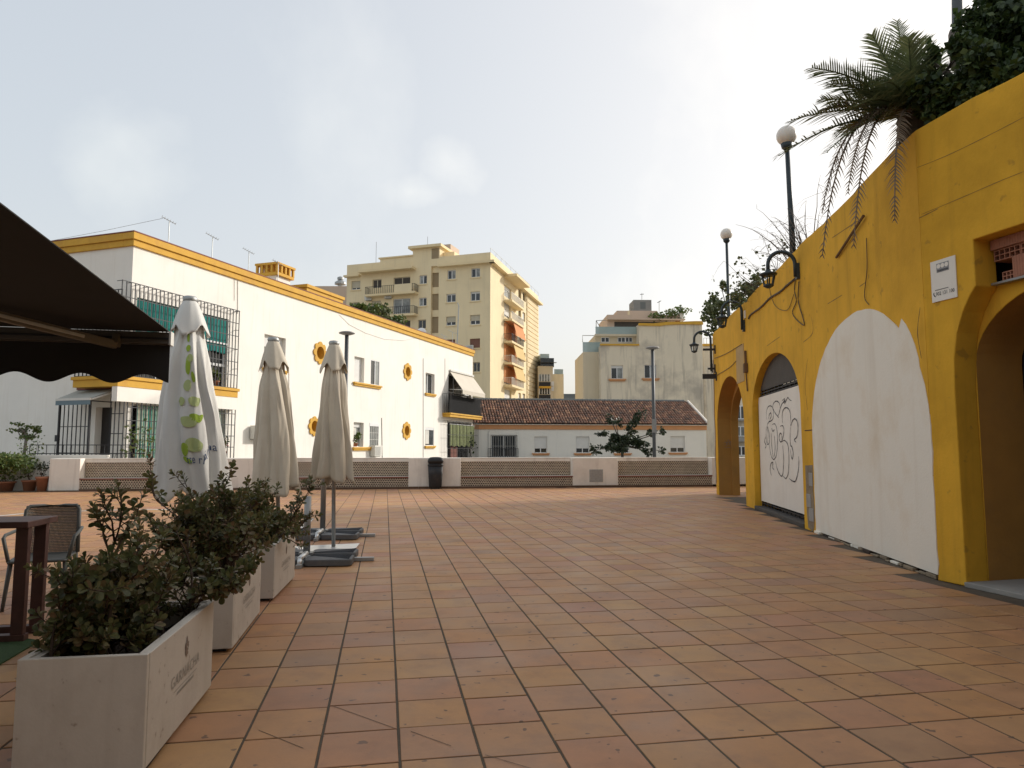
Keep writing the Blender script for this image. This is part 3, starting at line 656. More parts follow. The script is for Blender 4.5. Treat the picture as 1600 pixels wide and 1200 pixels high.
# terrace behind the wall, with the earth the plants grow in
TZ = 4.85
ter = [YS.pt(6.9, -.66, 0), YS.pt(.05, -.68, 0), YW.pt(.4, -.68, 0), YW.pt(10.3, -.68, 0), YW.pt(10.3, -5.2, 0), (11.95, 8), (11.95, -6)]
struct(MB().slab([(p[0], p[1]) for p in ter], 4.3, TZ).build('terrace', mt['soil']))
tb = thing('terrace_building', 'long plain block behind the yellow wall and its terrace', 'building', (14, -2, TZ))  # added out of view; its length and height shape the shadow across the plaza
MB().box(12, 18, -14, 27, -.3, 9.3).build('wall', mt['pale_beige'], tb); MB().box(11.9, 18.1, -14.2, 27.1, 9.301, 9.5).build('cornice', mt['trim_orange'], tb)
MB().slab([(YS.pt(3, -2.2, 0).x, YS.pt(3, -2.2, 0).y), (11.9, 8), (11.9, -14), (8, -14)], -.006, 4.29).build('basement_wall', mt['concrete'], tb)

hb_ = thing('rear_building', 'grey building behind the viewer closing the near side of the plaza', 'building', (-3, -7, 0))  # added behind the camera to block sky and darken faces turned this way
MB().box(-16, 7.4, -12, -3.6, -.3, 6.5).build('wall', mt['tank_grey'], hb_); MB().box(-16.2, 7.6, -12.2, -3.4, 6.5, 6.8).build('cornice', mt['trim_orange'], hb_)
ck = MB()
for k, L in enumerate([[(1293, 475), (1303, 469), (1316, 461)], [(1343, 448), (1353, 441)], [(1198, 541), (1209, 533), (1219, 526)], [(1300, 372), (1330, 352), (1352, 338)], [(1268, 495), (1270, 520), (1255, 535)], [(1262, 640), (1258, 600), (1262, 560)]]):
    ribbon(ck, [YW.px(x, y) for x, y in L], .014, YW, .002 + .0002 * k)
for k, L in enumerate([[(1436, 341), (1448, 335), (1466, 326)], [(1433, 262), (1480, 243), (1540, 214), (1600, 183)], [(1440, 335), (1500, 310), (1560, 284), (1600, 268)], [(1438, 480), (1434, 520), (1440, 560)]]):
    ribbon(ck, [YS.px(x, y) for x, y in L], .007 if k in (1, 2) else .012, YS, .002 + .0002 * k)
ck.build('cracks', mt['crack'], yw, fix=False)
# sign plate
sp = thing('alarm_sign', 'white alarm company plate with black logo and phone number on the yellow wall', 'sign', YS.pt(.34, .01, 3.4))
su0, su1, sz0, sz1 = .135, .475, 3.175, 3.65
MB().box(su0, su1, .003, .014, sz0, sz1, YS).build('plate', mt['board_white'], sp)
lg = MB(); sc0 = .5 * (su0 + su1) + .0; lw2 = .085; zt = sz1 - .04
def disc(mb, u, z, r, n, fr, k=18): mb.add([fr.pt(u + r * math.cos(2 * math.pi * i / k), n, z + r * math.sin(2 * math.pi * i / k)) for i in range(k)], [tuple(range(k))])
lg.quad(YS.pt(sc0 - lw2, .016, zt - .105), YS.pt(sc0 + lw2, .016, zt - .105), YS.pt(sc0 + lw2, .016, zt), YS.pt(sc0 - lw2, .016, zt)); lg.build('logo', mt['print_grey_pale'], sp, fix=False)
l2 = MB()
for k in (-1, 0, 1): disc(l2, sc0 + k * .054, zt - .034, .026, .0175, YS)
l2.build('logo_circles', mt['board_white'], sp, fix=False)
l3 = MB()
for i in range(9): l3.quad(YS.pt(sc0 - .07 + i * .016, .0177, zt - .096), YS.pt(sc0 - .059 + i * .016, .0177, zt - .096), YS.pt(sc0 - .059 + i * .016, .0177, zt - .075), YS.pt(sc0 - .07 + i * .016, .0177, zt - .075))
for i in range(12): l3.quad(YS.pt(su0 + .05 + i * .0155, .0162, sz0 + .128), YS.pt(su0 + .062 + i * .0155, .0162, sz0 + .128), YS.pt(su0 + .062 + i * .0155, .0162, sz0 + .137), YS.pt(su0 + .05 + i * .0155, .0162, sz0 + .137))
l3.build('small_print', mt['print_black'], sp, fix=False, kind='stuff')
vs, fs = text_mesh('902 131 100', .055)
MB().add([YS.pt(sc0 + .015 + v.x * .92, .0165, sz0 + .085 + v.y * 1.1) for v in vs], fs).build('phone_number', mt['print_black'], sp, fix=False, kind='stuff')
ph = MB(); ribbon(ph, [(su0 + .035, sz0 + .11), (su0 + .03, sz0 + .09), (su0 + .045, sz0 + .065), (su0 + .055, sz0 + .06)], .012, YS, .0166); ph.build('phone_icon', mt['print_black'], sp, fix=False)

# cables and stubs on the wall
def cable(fr, pts, r, label, n=.02, m='cable_dark', group='cables on the yellow wall'):
    P = [fr.pt(*((q[0], n + (q[2] if len(q) > 2 else 0), q[1]))) for q in pts]
    out = []
    for i in range(len(P) - 1):
        p0, p1, p2, p3 = P[max(0, i - 1)], P[i], P[i + 1], P[min(len(P) - 1, i + 2)]
        for s in range(5):
            t = s / 5; out.append(.5 * ((2 * p1) + (p2 - p0) * t + (2 * p0 - 5 * p1 + 4 * p2 - p3) * t * t + (3 * p1 - p0 - 3 * p2 + p3) * t ** 3))
    out.append(P[-1]); o = MB().tube(out, r, 5).build('cable', mt[m]); return tag(o, label, 'cable', group)
Y_ = lambda *q: [YW.px(x, y) for x, y in q]
cable(YW, Y_((1171, 498), (1174, 492), (1190, 480), (1204, 466), (1220, 456), (1231, 446), (1243, 436), (1249, 428)), .022, 'thick brown cable running down the yellow wall between two curved lanterns')
cable(YW, Y_((1247, 420), (1243, 452), (1246, 470), (1240, 487), (1245, 498), (1258, 508), (1256, 495), (1249, 470), (1250, 440)), .010, 'thin looped cable hanging below the nearer curved lantern')
cable(YW, Y_((1203, 440), (1206, 462), (1215, 480), (1232, 484), (1242, 460)), .006, 'thin slack cable drooping between the curved lanterns')
cable(YW, Y_((1356, 372), (1357, 420), (1353, 462), (1360, 476)), .006, 'thin wire hanging above the white walled-up arch')
cable(YW, Y_((1117, 560), (1135, 553), (1160, 538)), .009, 'cable crossing the far end of the yellow wall above the open arch', m='cable_dark')
cable(YW, Y_((1118, 588), (1140, 575), (1151, 564)), .009, 'short cable low over the open arch', m='cable_dark')
cable(YW, [(YL - .08, 4.4), (YL - .1, 3.4), (YL - .02, 2.6), (YL - .13, 1.9), (YL - .03, 1.2), (YL - .1, .6), (YL - .05, .35)], .018, 'pale cable winding down the far corner of the yellow wall', m='cable_pale')
a, b = YW.px(1355, 337), YW.px(1310, 402)
st = MB().tube([YW.pt(a[0], .05, a[1]), YW.pt(b[0], .03, b[1])], .022, 6).build('wooden_stick', mt['rust_stick']); tag(st, 'brown stick leaning along the yellow wall under the palm fronds', 'stick')
def wall_bracket(x, y, L, h, label, name='wall_bracket'):
    u, z = YW.px(x, y); t = thing(name, label, 'bracket', YW.pt(u, 0, z), group='dark brackets at the far end of the yellow wall')
    MB().box(u - .03, u + .03, 0, .04, z - .14, z + .14, YW).build('back_plate', mt['iron_black'], t)
    MB().box(u - .025, u + .025, .04, L, z - h / 2, z + h / 2, YW).build('arm', mt['iron_black'], t)
wall_bracket(1118, 546, .4, .07, 'upper slim dark bracket at the far end of the yellow wall'); wall_bracket(1118, 576, .24, .06, 'small dark bracket at the far end of the yellow wall between the other two')
wall_bracket(1120, 588, .45, .16, 'dark sign board bracket beside the open arch')
u, z = YW.px(1168, 575); kb = thing('wall_box', 'small rusty fitting with a hanging cable on the pier between the arches', 'fitting', YW.pt(u, 0, z))
MB().box(u - .08, u + .08, 0, .1, z - .12, z + .12, YW).build('box', mt['rust_stick'], kb, bevel=.01); MB().tube([YW.pt(u, .04, z + .12), YW.pt(u + .02, .04, z + .45)], .03).build('pipe', mt['rust_stick'], kb); MB().tube([YW.pt(u, .04, z - .12), YW.pt(u - .05, .03, z - .6)], .018).build('wire', mt['rust_stick'], kb)
# ------------------------------------------------------------------ curved wall lanterns and globe lamps
def lantern(x, yb, yt, reach, label):
    u = ux2(x, yb); z0, z1 = YW.px(x, yb)[1], YW.px(x - 12, yt, .25)[1]
    t = thing('wall_lantern', label, 'lantern', YW.pt(u, 0, z0), group='curved lanterns on the yellow wall')
    arc = [YW.pt(u, .07, z0), YW.pt(u, .07, z1 - reach / 2)]
    for i in range(1, 15):
        a = math.pi * i / 14; arc.append(YW.pt(u, .07 + reach / 2 - reach / 2 * math.cos(a), z1 - reach / 2 + reach / 2 * math.sin(a)))
    e = arc[-1]; arc.append(e - Vector((0, 0, .15))); e = arc[-1]
    MB().tube(arc, .038, 8).build('arm', mt['lamp_green'], t, True)
    MB().box(u - .05, u + .05, 0, .06, z0 - .05, z0 + .25, YW).build('wall_plate', mt['lamp_green'], t)
    MB().lathe([(.045, .06), (.06, .02), (.17, -.02), (.165, -.045), (.13, -.06)], 12, e).build('hood', mt['lamp_green'], t, True)
    c = MB()
    for k in range(6):
        a = k * math.pi / 3; c.tube([e + Vector((.125 * math.cos(a), .125 * math.sin(a), -.06)), e + Vector((.085 * math.cos(a), .085 * math.sin(a), -.24))], .014, 4)
    c.lathe([(.1, -.23), (.1, -.26), (.03, -.3)], 10, e).build('cage', mt['lamp_green'], t)
lantern(1249, 432, 382, .50, 'curved black lantern at the foot of the nearer globe lamp on the yellow wall')
lantern(1164, 515, 466, .50, 'curved black lantern in front of the leafy bush at the middle of the yellow wall')
lantern(1115, 580, 516, .54, 'curved black lantern at the far end of the yellow wall')
MB().box(ux2(1165, 500) - .06, ux2(1165, 500) + .06, 0, .03, 4.85, 5.05, YW).build('pale_patch', mt['board_white'], yw)
def globe_lamp(xb, yb, xg, yg, off, rg, label):
    u = YW.px(xb, yb, -off)[0]; p = YW.pt(u, -off, 0); g = at(xg, yg, p.y); p.z = TZ if u < 10.3 else .0
    t = thing('globe_lamp', label, 'street lamp', p, group='globe lamps above the yellow wall')
    MB().tube([p, (p.x * .4 + g.x * .6, p.y * .4 + g.y * .6, p.z * .4 + (g.z - rg) * .6), (g.x, g.y, g.z - rg)], [.075, .06, .05], 8).build('pole', mt['lamp_green'], t, True)
    MB().lathe([(.05, -rg - .12), (.11, -rg - .06), (.13, -rg + .03), (.1, -rg + .05)], 12, g).build('collar', mt['lamp_green'], t, True)
    MB().ball(g, rg, 24, 16).build('globe', mt['globe_opal'], t, True)
globe_lamp(1240, 385, 1229, 212, .4, .215, 'nearer globe street lamp beside the palm')
globe_lamp(1140, 470, 1135, 366, .95, .215, 'farther globe street lamp rising from the leafy bush')
def disc_lamp(x, y, Y, wpx, label, dz=0):
    g = at(x, y, Y); t = thing('disc_lamp', label, 'street lamp', (g.x, g.y, -.35), group='disc head street lamps')
    r = wpx / 2 * Y / FPX
    MB().tube([(g.x, g.y, -.35), (g.x, g.y, 3), (g.x, g.y, g.z - .05)], [.11, .10, .09], 10).build('pole', mt['lamp_grey'], t, True)
    MB().lathe([(.1, -.09), (r * .6, -.06), (r, -.01), (r, .03), (r * .75, .07), (.15, .10)], 24, g).build('head', mt['lamp_disc'], t, True)
    MB().box(g.x - .13, g.x + .13, g.y - .14, g.y - .08, 2.4, 3.2).build('notice', mt['lamp_disc'], t)
disc_lamp(542, 521, 33, 25, 'grey disc head street lamp behind the closed tan parasol')
disc_lamp(1019.5, 544, 42, 21, 'grey disc head street lamp behind the low wall next to the round tree')

# ------------------------------------------------------------------ walls with openings
def holes_wall(mb, fr, u0, u1, z0, z1, holes, depth, n=0, m=0):
    us = sorted({u0, u1, *[h[0] for h in holes], *[h[1] for h in holes]}); zs = sorted({z0, z1, *[h[2] for h in holes], *[h[3] for h in holes]})
    us = [u for u in us if u0 <= u <= u1]; zs = [z for z in zs if z0 <= z <= z1]
    for a, b in zip(us, us[1:]):
        for c, d in zip(zs, zs[1:]):
            um, zm = (a + b) / 2, (c + d) / 2
            if not any(h[0] < um < h[1] and h[2] < zm < h[3] for h in holes):
                mb.quad(fr.pt(a, n, c), fr.pt(b, n, c), fr.pt(b, n, d), fr.pt(a, n, d), m)
    for h in holes:
        a, b, c, d = h[:4]; k = n - (h[4] if len(h) > 4 else depth)
        mb.quad(fr.pt(a, n, c), fr.pt(a, k, c), fr.pt(a, k, d), fr.pt(a, n, d), m); mb.quad(fr.pt(b, n, c), fr.pt(b, k, c), fr.pt(b, k, d), fr.pt(b, n, d), m)
        mb.quad(fr.pt(a, n, c), fr.pt(b, n, c), fr.pt(b, k, c), fr.pt(a, k, c), m); mb.quad(fr.pt(a, n, d), fr.pt(b, n, d), fr.pt(b, k, d), fr.pt(a, k, d), m)
def window(par, fr, r, depth, pane='pane', blind=0, bm='shutter_pale', mull=1, frame='pvc_white', fw=.05, sill=None, n=0, back=True, name='window', curtain=None, panes=None):
    """frame (thing > window) with pane, roller shutter and sill below it as sub-parts"""
    a, b, c, d = r[:4]; k = n - depth; f = MB(); t = fw
    f.box(a, b, k, k + .05, c, c + t, fr); f.box(a, b, k, k + .05, d - t, d, fr); f.box(a, a + t, k, k + .05, c + t, d - t, fr); f.box(b - t, b, k, k + .05, c + t, d - t, fr)
    for i in range(mull):
        u = a + (b - a) * (i + 1) / (mull + 1); f.box(u - t * .6, u + t * .6, k + .002, k + .052, c + t, d - t, fr)
    w = f.build(name, mt[frame], par)
    if panes:
        k2 = len(panes)
        for i, pm in enumerate(panes): MB().box(a + t * .5 + (b - a - t) * i / k2, a + t * .5 + (b - a - t) * (i + 1) / k2 - .004, k - .02, k + .012, c + t * .5, d - t * .5, fr).build('pane', mt[pm], w)
    else: MB().box(a + t * .5, b - t * .5, k - .02, k + .015, c + t * .5, d - t * .5, fr).build('pane', mt[pane], w)
    if curtain:
        cm, ca, cb, cz = curtain; MB().box(a + (b - a) * ca, a + (b - a) * cb, k + .016, k + .022, c + (d - c) * cz, d - t, fr).build('curtain', mt[cm], w)
    if blind:
        g = MB(); zb = d - (d - c) * blind; s = max(.05, (d - zb) / 14); z = d - .01
        while z - s > zb - .01: g.box(a + .015, b - .015, k + .053, k + .072, z - s + .004, z, fr); z -= s
        g.box(a + .01, b - .01, k + .05, k + .066, zb, d, fr); g.build('roller_shutter', mt[bm], w)
    if sill:
        sm, ov, pr, th = sill; g = MB().box(a - ov, b + ov, n - depth + .05, n + pr, c - th * .55, c - .002, fr); g.box(a - ov * .6, b + ov * .6, n + .001, n + pr * .7, c - th, c - th * .55, fr); g.build('window_sill', mt[sm], w)
    return w
def bars(fr, u0, u1, z0, z1, n, pu, pz, r=.011, mb=None):
    mb = mb or MB(); k = max(1, round((u1 - u0) / pu)); q = max(1, round((z1 - z0) / pz))
    for i in range(k + 1):
        u = u0 + (u1 - u0) * i / k; mb.box(u - r, u + r, n - r, n + r, z0, z1, fr)
    for i in range(q + 1):
        z = z0 + (z1 - z0) * i / q; mb.box(u0 - r, u1 + r, n - r * .8, n + r * .8, z - r, z + r, fr)
    return mb
def ac_unit(fr, u, z, w, h, d, label, n=0, group='air conditioners on the facades', gap=.06):
    t = thing('air_conditioner', label, 'air conditioner', fr.pt(u, n + gap + d / 2, z), group=group)
    MB().box(u - w / 2, u + w / 2, n + gap, n + gap + d, z, z + h, fr).build('casing', mt['ac_white'], t, bevel=.015)
    g = MB(); fu = u - w * .1
    for i in range(9): g.box(fu - w * .34, fu + w * .34, n + gap + d + .001, n + gap + d + .012, z + h * (.1 + .088 * i), z + h * (.1 + .088 * i) + h * .035, fr)
    g.build('grille', mt['metal_grey'], t); MB().box(u - w * .4, u + w * .4, n + .002, n + gap + d * .7, z - .03, z - .002, fr).build('bracket', mt['metal_grey'], t)
    return t
def leafblob(mb, c, rx, ry, rz, n, s, rr, gauss=True, m=0):
    for _ in range(n):
        while True:
            p = Vector((rr.uniform(-1, 1), rr.uniform(-1, 1), rr.uniform(-1, 1)))
            if p.length < 1: break
        p = Vector((p.x * rx, p.y * ry, p.z * rz)) + Vector(c)
        a = Vector((rr.gauss(0, 1), rr.gauss(0, 1), rr.gauss(0, .7))).normalized(); b = a.cross(Vector((rr.gauss(0, 1), rr.gauss(0, 1), rr.gauss(0, 1)))).normalized()
        L = s * rr.uniform(.7, 1.4); W = L * .42
        mb.add([p, p + a * L * .45 + b * W, p + a * L, p + a * L * .45 - b * W], [(0, 1, 2, 3)], m)
def pot_plant(p, h, w, label, mat='leaf_fresh', pot=True, n=90, seed=1, ls=.12, ph=.28, pr=.17, group='potted plants', name='potted_plant', flowers=0):
    p = Vector(p); rr = random.Random(seed); t = thing(name, label, 'plant', p, group=group); z = 0
    if pot:
        MB().lathe([(pr * .7, 0), (pr * .95, ph * .85), (pr * 1.08, ph * .86), (pr * 1.08, ph), (pr * .9, ph)], 12, p).build('pot', mt['terracotta_pot'], t, True); z = ph
    f = MB(); s = MB()
    for k in range(7):
        a = rr.uniform(0, 6.28); e = p + Vector((math.cos(a) * w * .35, math.sin(a) * w * .35, z + (h - z) * rr.uniform(.6, .95))); s.tube([p + Vector((0, 0, z * .8)), (p + e) / 2 + Vector((0, 0, z * .5)), e], .008, 4)
        leafblob(f, e, w * .3, w * .3, (h - z) * .28, n // 9, ls, rr)
    leafblob(f, p + Vector((0, 0, z + (h - z) * .5)), w * .45, w * .45, (h - z) * .5, n // 4, ls, rr)
    s.build('stem', mt['twig'], t); f.build('foliage', mt[mat], t, fix=False)
    if flowers:
        g = MB(); leafblob(g, p + Vector((0, 0, z + (h - z) * .7)), w * .45, w * .45, (h - z) * .35, flowers, .07, rr); g.build('flowers', mt['flower_red'], t, fix=False)
    return t

# ------------------------------------------------------------------ white two-storey building on the left
c0 = at(203, 500, 28)
WB = Fr((c0.x, c0.y), (.3217, .9468), (.9468, -.3217)); WE = Fr((c0.x, c0.y), (-.9468, .3217), (-.3217, -.9468))
WLEN = WB.px(738.5, 600)[0]; WZ = WE.px(203, 370)[1]
wb = thing('white_building', 'long white two-storey building with orange cornice and flower-shaped windows', 'building', WB.pt(WLEN / 2, -4, 0))
holes, wins = [], []
def wbr(x0, x1, yt, yb): return WB.rect(x0, x1, yt, yb)
bay_up = wbr(211, 356, 480, 592); bay_up = (bay_up[0], bay_up[1], 4.32, WB.px(283, 481)[1])
bay_lo = wbr(203.5, 352, 627, 712); bay_lo = (bay_lo[0] + .03, bay_lo[1], .9, WB.px(280, 636)[1])
W = dict(a=wbr(412.5, 446, 525, 577), b=wbr(553.5, 569, 558, 597), c=wbr(579, 593, 563, 602), d=wbr(552.5, 568, 660, 698), e=wbr(577, 592, 661, 698.5), f=wbr(665, 679, 583.5, 615), g=wbr(664.5, 678, 668, 696.5))
dr_up = wbr(700.5, 736, 588, 645); dr_up = (dr_up[0], dr_up[1], 4.3, dr_up[3]); dr_lo = wbr(699.5, 736, 660, 714); dr_lo = (dr_lo[0], dr_lo[1], .3, dr_lo[3])
FL = [(499.5, 551.5, 10, 18), (490.5, 666, 9, 15.5), (636.5, 581, 6.3, 14), (634.8, 673, 6.3, 14)]
fls = []
for x, y, rx, ry in FL:
    u, z = WB.px(x, y); rz = ry * (1.0 / FPX) * (WB.pt(u, 0, z).y); fls.append((u, z, rz))
for u, z, rz in fls: holes.append((u - rz * .6, u + rz * .6, z - rz * .6, z + rz * .6, .5))
for k, r in W.items(): holes.append((*r, .28))
holes += [(*bay_up, .3), (*bay_lo, .3), (*dr_up, .35), (*dr_lo, .35)]
body = MB(); holes_wall(body, WB, 0, WLEN, -.35, WZ, holes, .28)
EW = 14.0
doorway = WE.rect(148, 173.5, 636, 712); doorway = (doorway[0], doorway[1], .5, doorway[3])
holes_wall(body, WE, 0, EW, -.35, WZ, [(*doorway, .35)], .35)
body.quad(WB.pt(WLEN, 0, -.35), WB.pt(WLEN, -EW, -.35), WB.pt(WLEN, -EW, WZ), WB.pt(WLEN, 0, WZ)); body.quad(WB.pt(0, -EW, -.35), WB.pt(WLEN, -EW, -.35), WB.pt(WLEN, -EW, WZ), WB.pt(0, -EW, WZ)); body.quad(WB.pt(0, 0, WZ - .4), WB.pt(WLEN, 0, WZ - .4), WB.pt(WLEN, -EW, WZ - .4), WB.pt(0, -EW, WZ - .4))
body.build('wall', mt['plaster_white'], wb, fix=False)
for (o0, o1, zz0, zz1) in ((.16, .05, WZ - .14, WZ + .14), (.09, .04, WZ - .40, WZ - .142)):
    cn = MB(); cn.box(-o0, WLEN + o0, -.45, o0, zz0, zz1, WB)
    cn.build('cornice', mt['trim_orange'], wb, bevel=.015)
    MB().box(.45, EW, -.45, o0, zz0, zz1, WE).build('cornice', mt['trim_orange'], wb, bevel=.015)
MB().box(-.17, WLEN + .17, -.46, .17, WZ + .141, WZ + .19, WB).build('cornice_cap', mt['brick_red'], wb); MB().box(.46, EW, -.46, .17, WZ + .141, WZ + .19, WE).build('cornice_cap', mt['brick_red'], wb)
for (u, z, rz) in fls:
    P = []
    for i in range(96):
        a = 2 * math.pi * i / 96; r_ = rz * (.80 + .20 * (abs(math.cos(4 * a)) ** .8)); P.append((u + r_ * math.cos(a + math.pi / 8 * 0), z + r_ * math.sin(a)))
    inn_ = [(u + rz * .56 * math.cos(2 * math.pi * i / 96), z + rz * .56 * math.sin(2 * math.pi * i / 96)) for i in range(96)]
    V = [WB.pt(a, .07, b) for a, b in P] + [WB.pt(a, .07, b) for a, b in inn_] + [WB.pt(a, 0, b) for a, b in P] + [WB.pt(a, -.45, b) for a, b in inn_]; F = []
    for i in range(96):
        j = (i + 1) % 96; F += [(i, j, j + 96, i + 96), (i, j, j + 192, i + 192), (i + 96, j + 96, j + 288, i + 288)]
    fw_ = MB().add(V, F).build('flower_window', mt['trim_orange'], wb, fix=False)
    dd = MB(); disc(dd, u, z, rz * .56, -.445, WB, 40); dd.build('pane', mt['hoarding_dark'], fw_, fix=False)
    MB().box(u + rz * .1, u + rz * .5, -.44, -.42, z - rz * .45, z + rz * .45, WB).build('glass_leaf', mt['pane_pale'], fw_)
SO = ('trim_orange', .12, .14, .2)
window(wb, WB, W['a'], .28, 'pane_pale', .35, 'shutter_pale', 1, sill=SO)
window(wb, WB, W['b'], .28, 'pane_pale', .96, 'shutter_pale', 0); window(wb, WB, W['c'], .06, 'pane', 0, mull=1, panes=['pane_dark', 'pane_pale'])
def long_sill(a, b, z): MB().box(a - .15, b + .15, .002, .16, z - .11, z - .004, WB).box(a - .08, b + .08, .002, .1, z - .22, z - .111, WB).build('window_sill', mt['trim_orange'], wb, bevel=.01)
long_sill(W['b'][0], W['c'][1], min(W['b'][2], W['c'][2])); long_sill(W['d'][0], W['e'][1], min(W['d'][2], W['e'][2]))
window(wb, WB, W['d'], .28, 'pane_pale', .2, 'shutter_pale', 0, curtain=('curtain_white', .05, .6, .05)); wd = window(wb, WB, W['e'], .05, 'pane_pale', .14, 'pvc_white', 0)
g = bars(WB, W['e'][0] + .05, W['e'][1] - .05, W['e'][2] + .05, W['e'][3] - .2, -.02, .22, .45, .012); g.build('window_grille', mt['metal_white'], wb)
window(wb, WB, W['f'], .28, 'pane', 0, mull=1, sill=SO, panes=['pane_pale', 'pane']); window(wb, WB, W['g'], .08, 'pane', .14, 'pvc_white', 0, sill=SO, curtain=('curtain_white', .1, .5, .1))
pot_plant(WB.pt(W['d'][0] + .35, -.12, W['d'][2] + .01), .75, .6, 'leafy green plant in a window box between the tan parasol and the lamp-side windows', 'leaf_fresh', True, 110, 21, .16, .22, .2, name='window_plant', group=None)
# upper corner bay: balcony slab, cage, blinds
so0, so1 = .30, .70
sl = MB()
uR = WB.px(372, 605, so0)[0]; uL = WE.px(114, 592, so1)[0]
def corner_slab(mb, e, z0, z1):
    uL_ = WE.px(172, 640, so1)[0] if z1 < 4 and z1 > 3.87 and z0 < 3.5 else uL
    pts = [WB.pt(uR + e, 0, 0), WB.pt(uR + e, so0 + e, 0), (WB.o + WB.n * (so0 + e) + WE.n * (so1 + e)), WE.pt(uL_ + e, so1 + e, 0), WE.pt(uL_ + e, 0, 0), WB.pt(0, 0, 0)]
    mb.slab([(p[0], p[1]) for p in pts], z0, z1)
s1 = MB(); corner_slab(s1, .06, 4.17, 4.3); s1.build('balcony_slab', mt['trim_orange'], wb, bevel=.01)
s2 = MB(); corner_slab(s2, 0, 3.88, 4.169); s2.build('balcony_edge', mt['trim_orange'], wb, bevel=.01)
s3 = MB(); corner_slab(s3, -.02, 3.3, 3.879); s3.build('balcony_base', mt['plaster_white'], wb)
ztop = WB.px(300, 466, so0)[1]
gb = MB(); bars(WB, 0.0 - so1 + .02, uR - .05, 4.32, ztop, so0 - .03, .21, .62, .016, gb); bars(WE, -so0 + .02, uL - .05, 4.32, WE.px(185, 452, so1)[1], so1 - .03, .21, .62, .016, gb)
for u in [uR - .05]: 
    for k in range(5): z = 4.32 + (ztop - 4.32) * k / 4; gb.box(u - .011, u + .011, 0, so0 - .03, z - .011, z + .011, WB)
u = -so1 + .02
while u < uR:
    gb.box(u - .011, u + .011, .003, so0 - .03, ztop - .02, ztop + .002, WB); u += .42
gb.build('balcony_grille', mt['iron_black'], wb)
blind_stripe = stripe_curtain('blind_teal', [(.3, (.01, .10, .10)), (.45, (.012, .17, .16)), (.55, (.02, .24, .19)), (.7, (.015, .13, .17))], 9, WB)
curt_stripe = stripe_curtain('curtain_stripe', [(.40, (.012, .20, .16)), (.47, (.02, .26, .2)), (.52, (.6, .56, .44)), (.58, (.62, .57, .46)), (.63, (.02, .22, .17))], 9, WB)
w1 = window(wb, WB, bay_up, .25, 'pane_dark', 0, mull=3, fw=.06)
hz = bay_up[3] - bay_up[2]
def folds(u0, u1, z0, z1, n, amp, per, fr, hem=.02):
    return MB().grid(lambda a, b: fr.pt(u0 + (u1 - u0) * a, n + amp * math.sin(a * (u1 - u0) / per * 6.283) * (1.1 - .4 * b), z0 + hem * math.sin(a * 31) * (1 - b) + (z1 - z0) * b), 60, 5)
folds(bay_up[0] + .03, bay_up[1] - .03, bay_up[2] + hz * .50, bay_up[3] - .02, -.08, .02, .3, WB, .04).build('blind', blind_stripe, w1, True)
MB().box(bay_up[0], bay_up[1], -.045, -.02, bay_up[2] + hz * .62, bay_up[2] + hz * .645, WB).build('rod', mt['pvc_white'], w1)
MB().box(bay_up[0], bay_up[1], -.19, -.12, bay_up[2] + hz * .3, bay_up[2] + hz * .34, WB).build('transom', mt['pvc_white'], w1)
w2 = window(wb, WB, bay_lo, .25, 'pane_dark', 0, mull=2, fw=.06)
folds(bay_lo[0] + (bay_lo[1] - bay_lo[0]) * .06, bay_lo[1] - .1, bay_lo[2], bay_lo[3] - .05, -.1, .035, .28, WB).build('curtain', curt_stripe, w2, True)
MB().box(bay_lo[0] + (bay_lo[1] - bay_lo[0]) * .86, bay_lo[0] + (bay_lo[1] - bay_lo[0]) * .93, -.06, -.05, 1.25, 2.0, WB).build('orange_cloth', mt['orange_fabric'], w2)
glo = MB(); uG = WB.px(367, 660, .25)[0]; zG = WB.px(300, 624, .25)[1]
bars(WB, -.15, uG, .5, zG, .25, .23, .55, .016, glo); bars(WE, -.25, WE.px(172, 660, .3)[0], .5, zG, .3, .21, .8, .016, glo)
for k in range(3): z = .5 + (zG - .5) * k / 2; glo.box(uG - .01, uG + .01, 0, .25, z - .01, z + .01, WB)
glo.build('window_grille', mt['iron_black'], wb)
for k, (q, lab) in enumerate(((.62, 'first'), (.72, 'second'), (.84, 'third'))):
    pot_plant(WB.pt(bay_up[0] + (bay_up[1] - bay_up[0]) * q, .12, 4.31), .75, .5, ['bushy green plant in a clay pot on the caged balcony, nearest the white parasol', 'middle green plant in a clay pot on the caged corner balcony', 'green plant in a clay pot at the outer end of the caged corner balcony'][k], 'leaf_fresh', True, 80, 31 + k, .13, .26, .17, group='pots on the caged balcony')
pot_plant(WB.pt(bay_lo[1] - .15, .1, 1.15), .75, .5, 'small red-flowered plant hanging on the lower window grille', 'leaf_mid', True, 60, 41, .1, .2, .13, group=None, flowers=22)
pot_plant(WB.pt(-.1, .95, .0), 2.2, 1.0, 'thin yellowish shrub growing behind the low wall at the building corner', 'leaf_fresh', True, 120, 44, .13, .3, .2, group=None, name='corner_shrub')
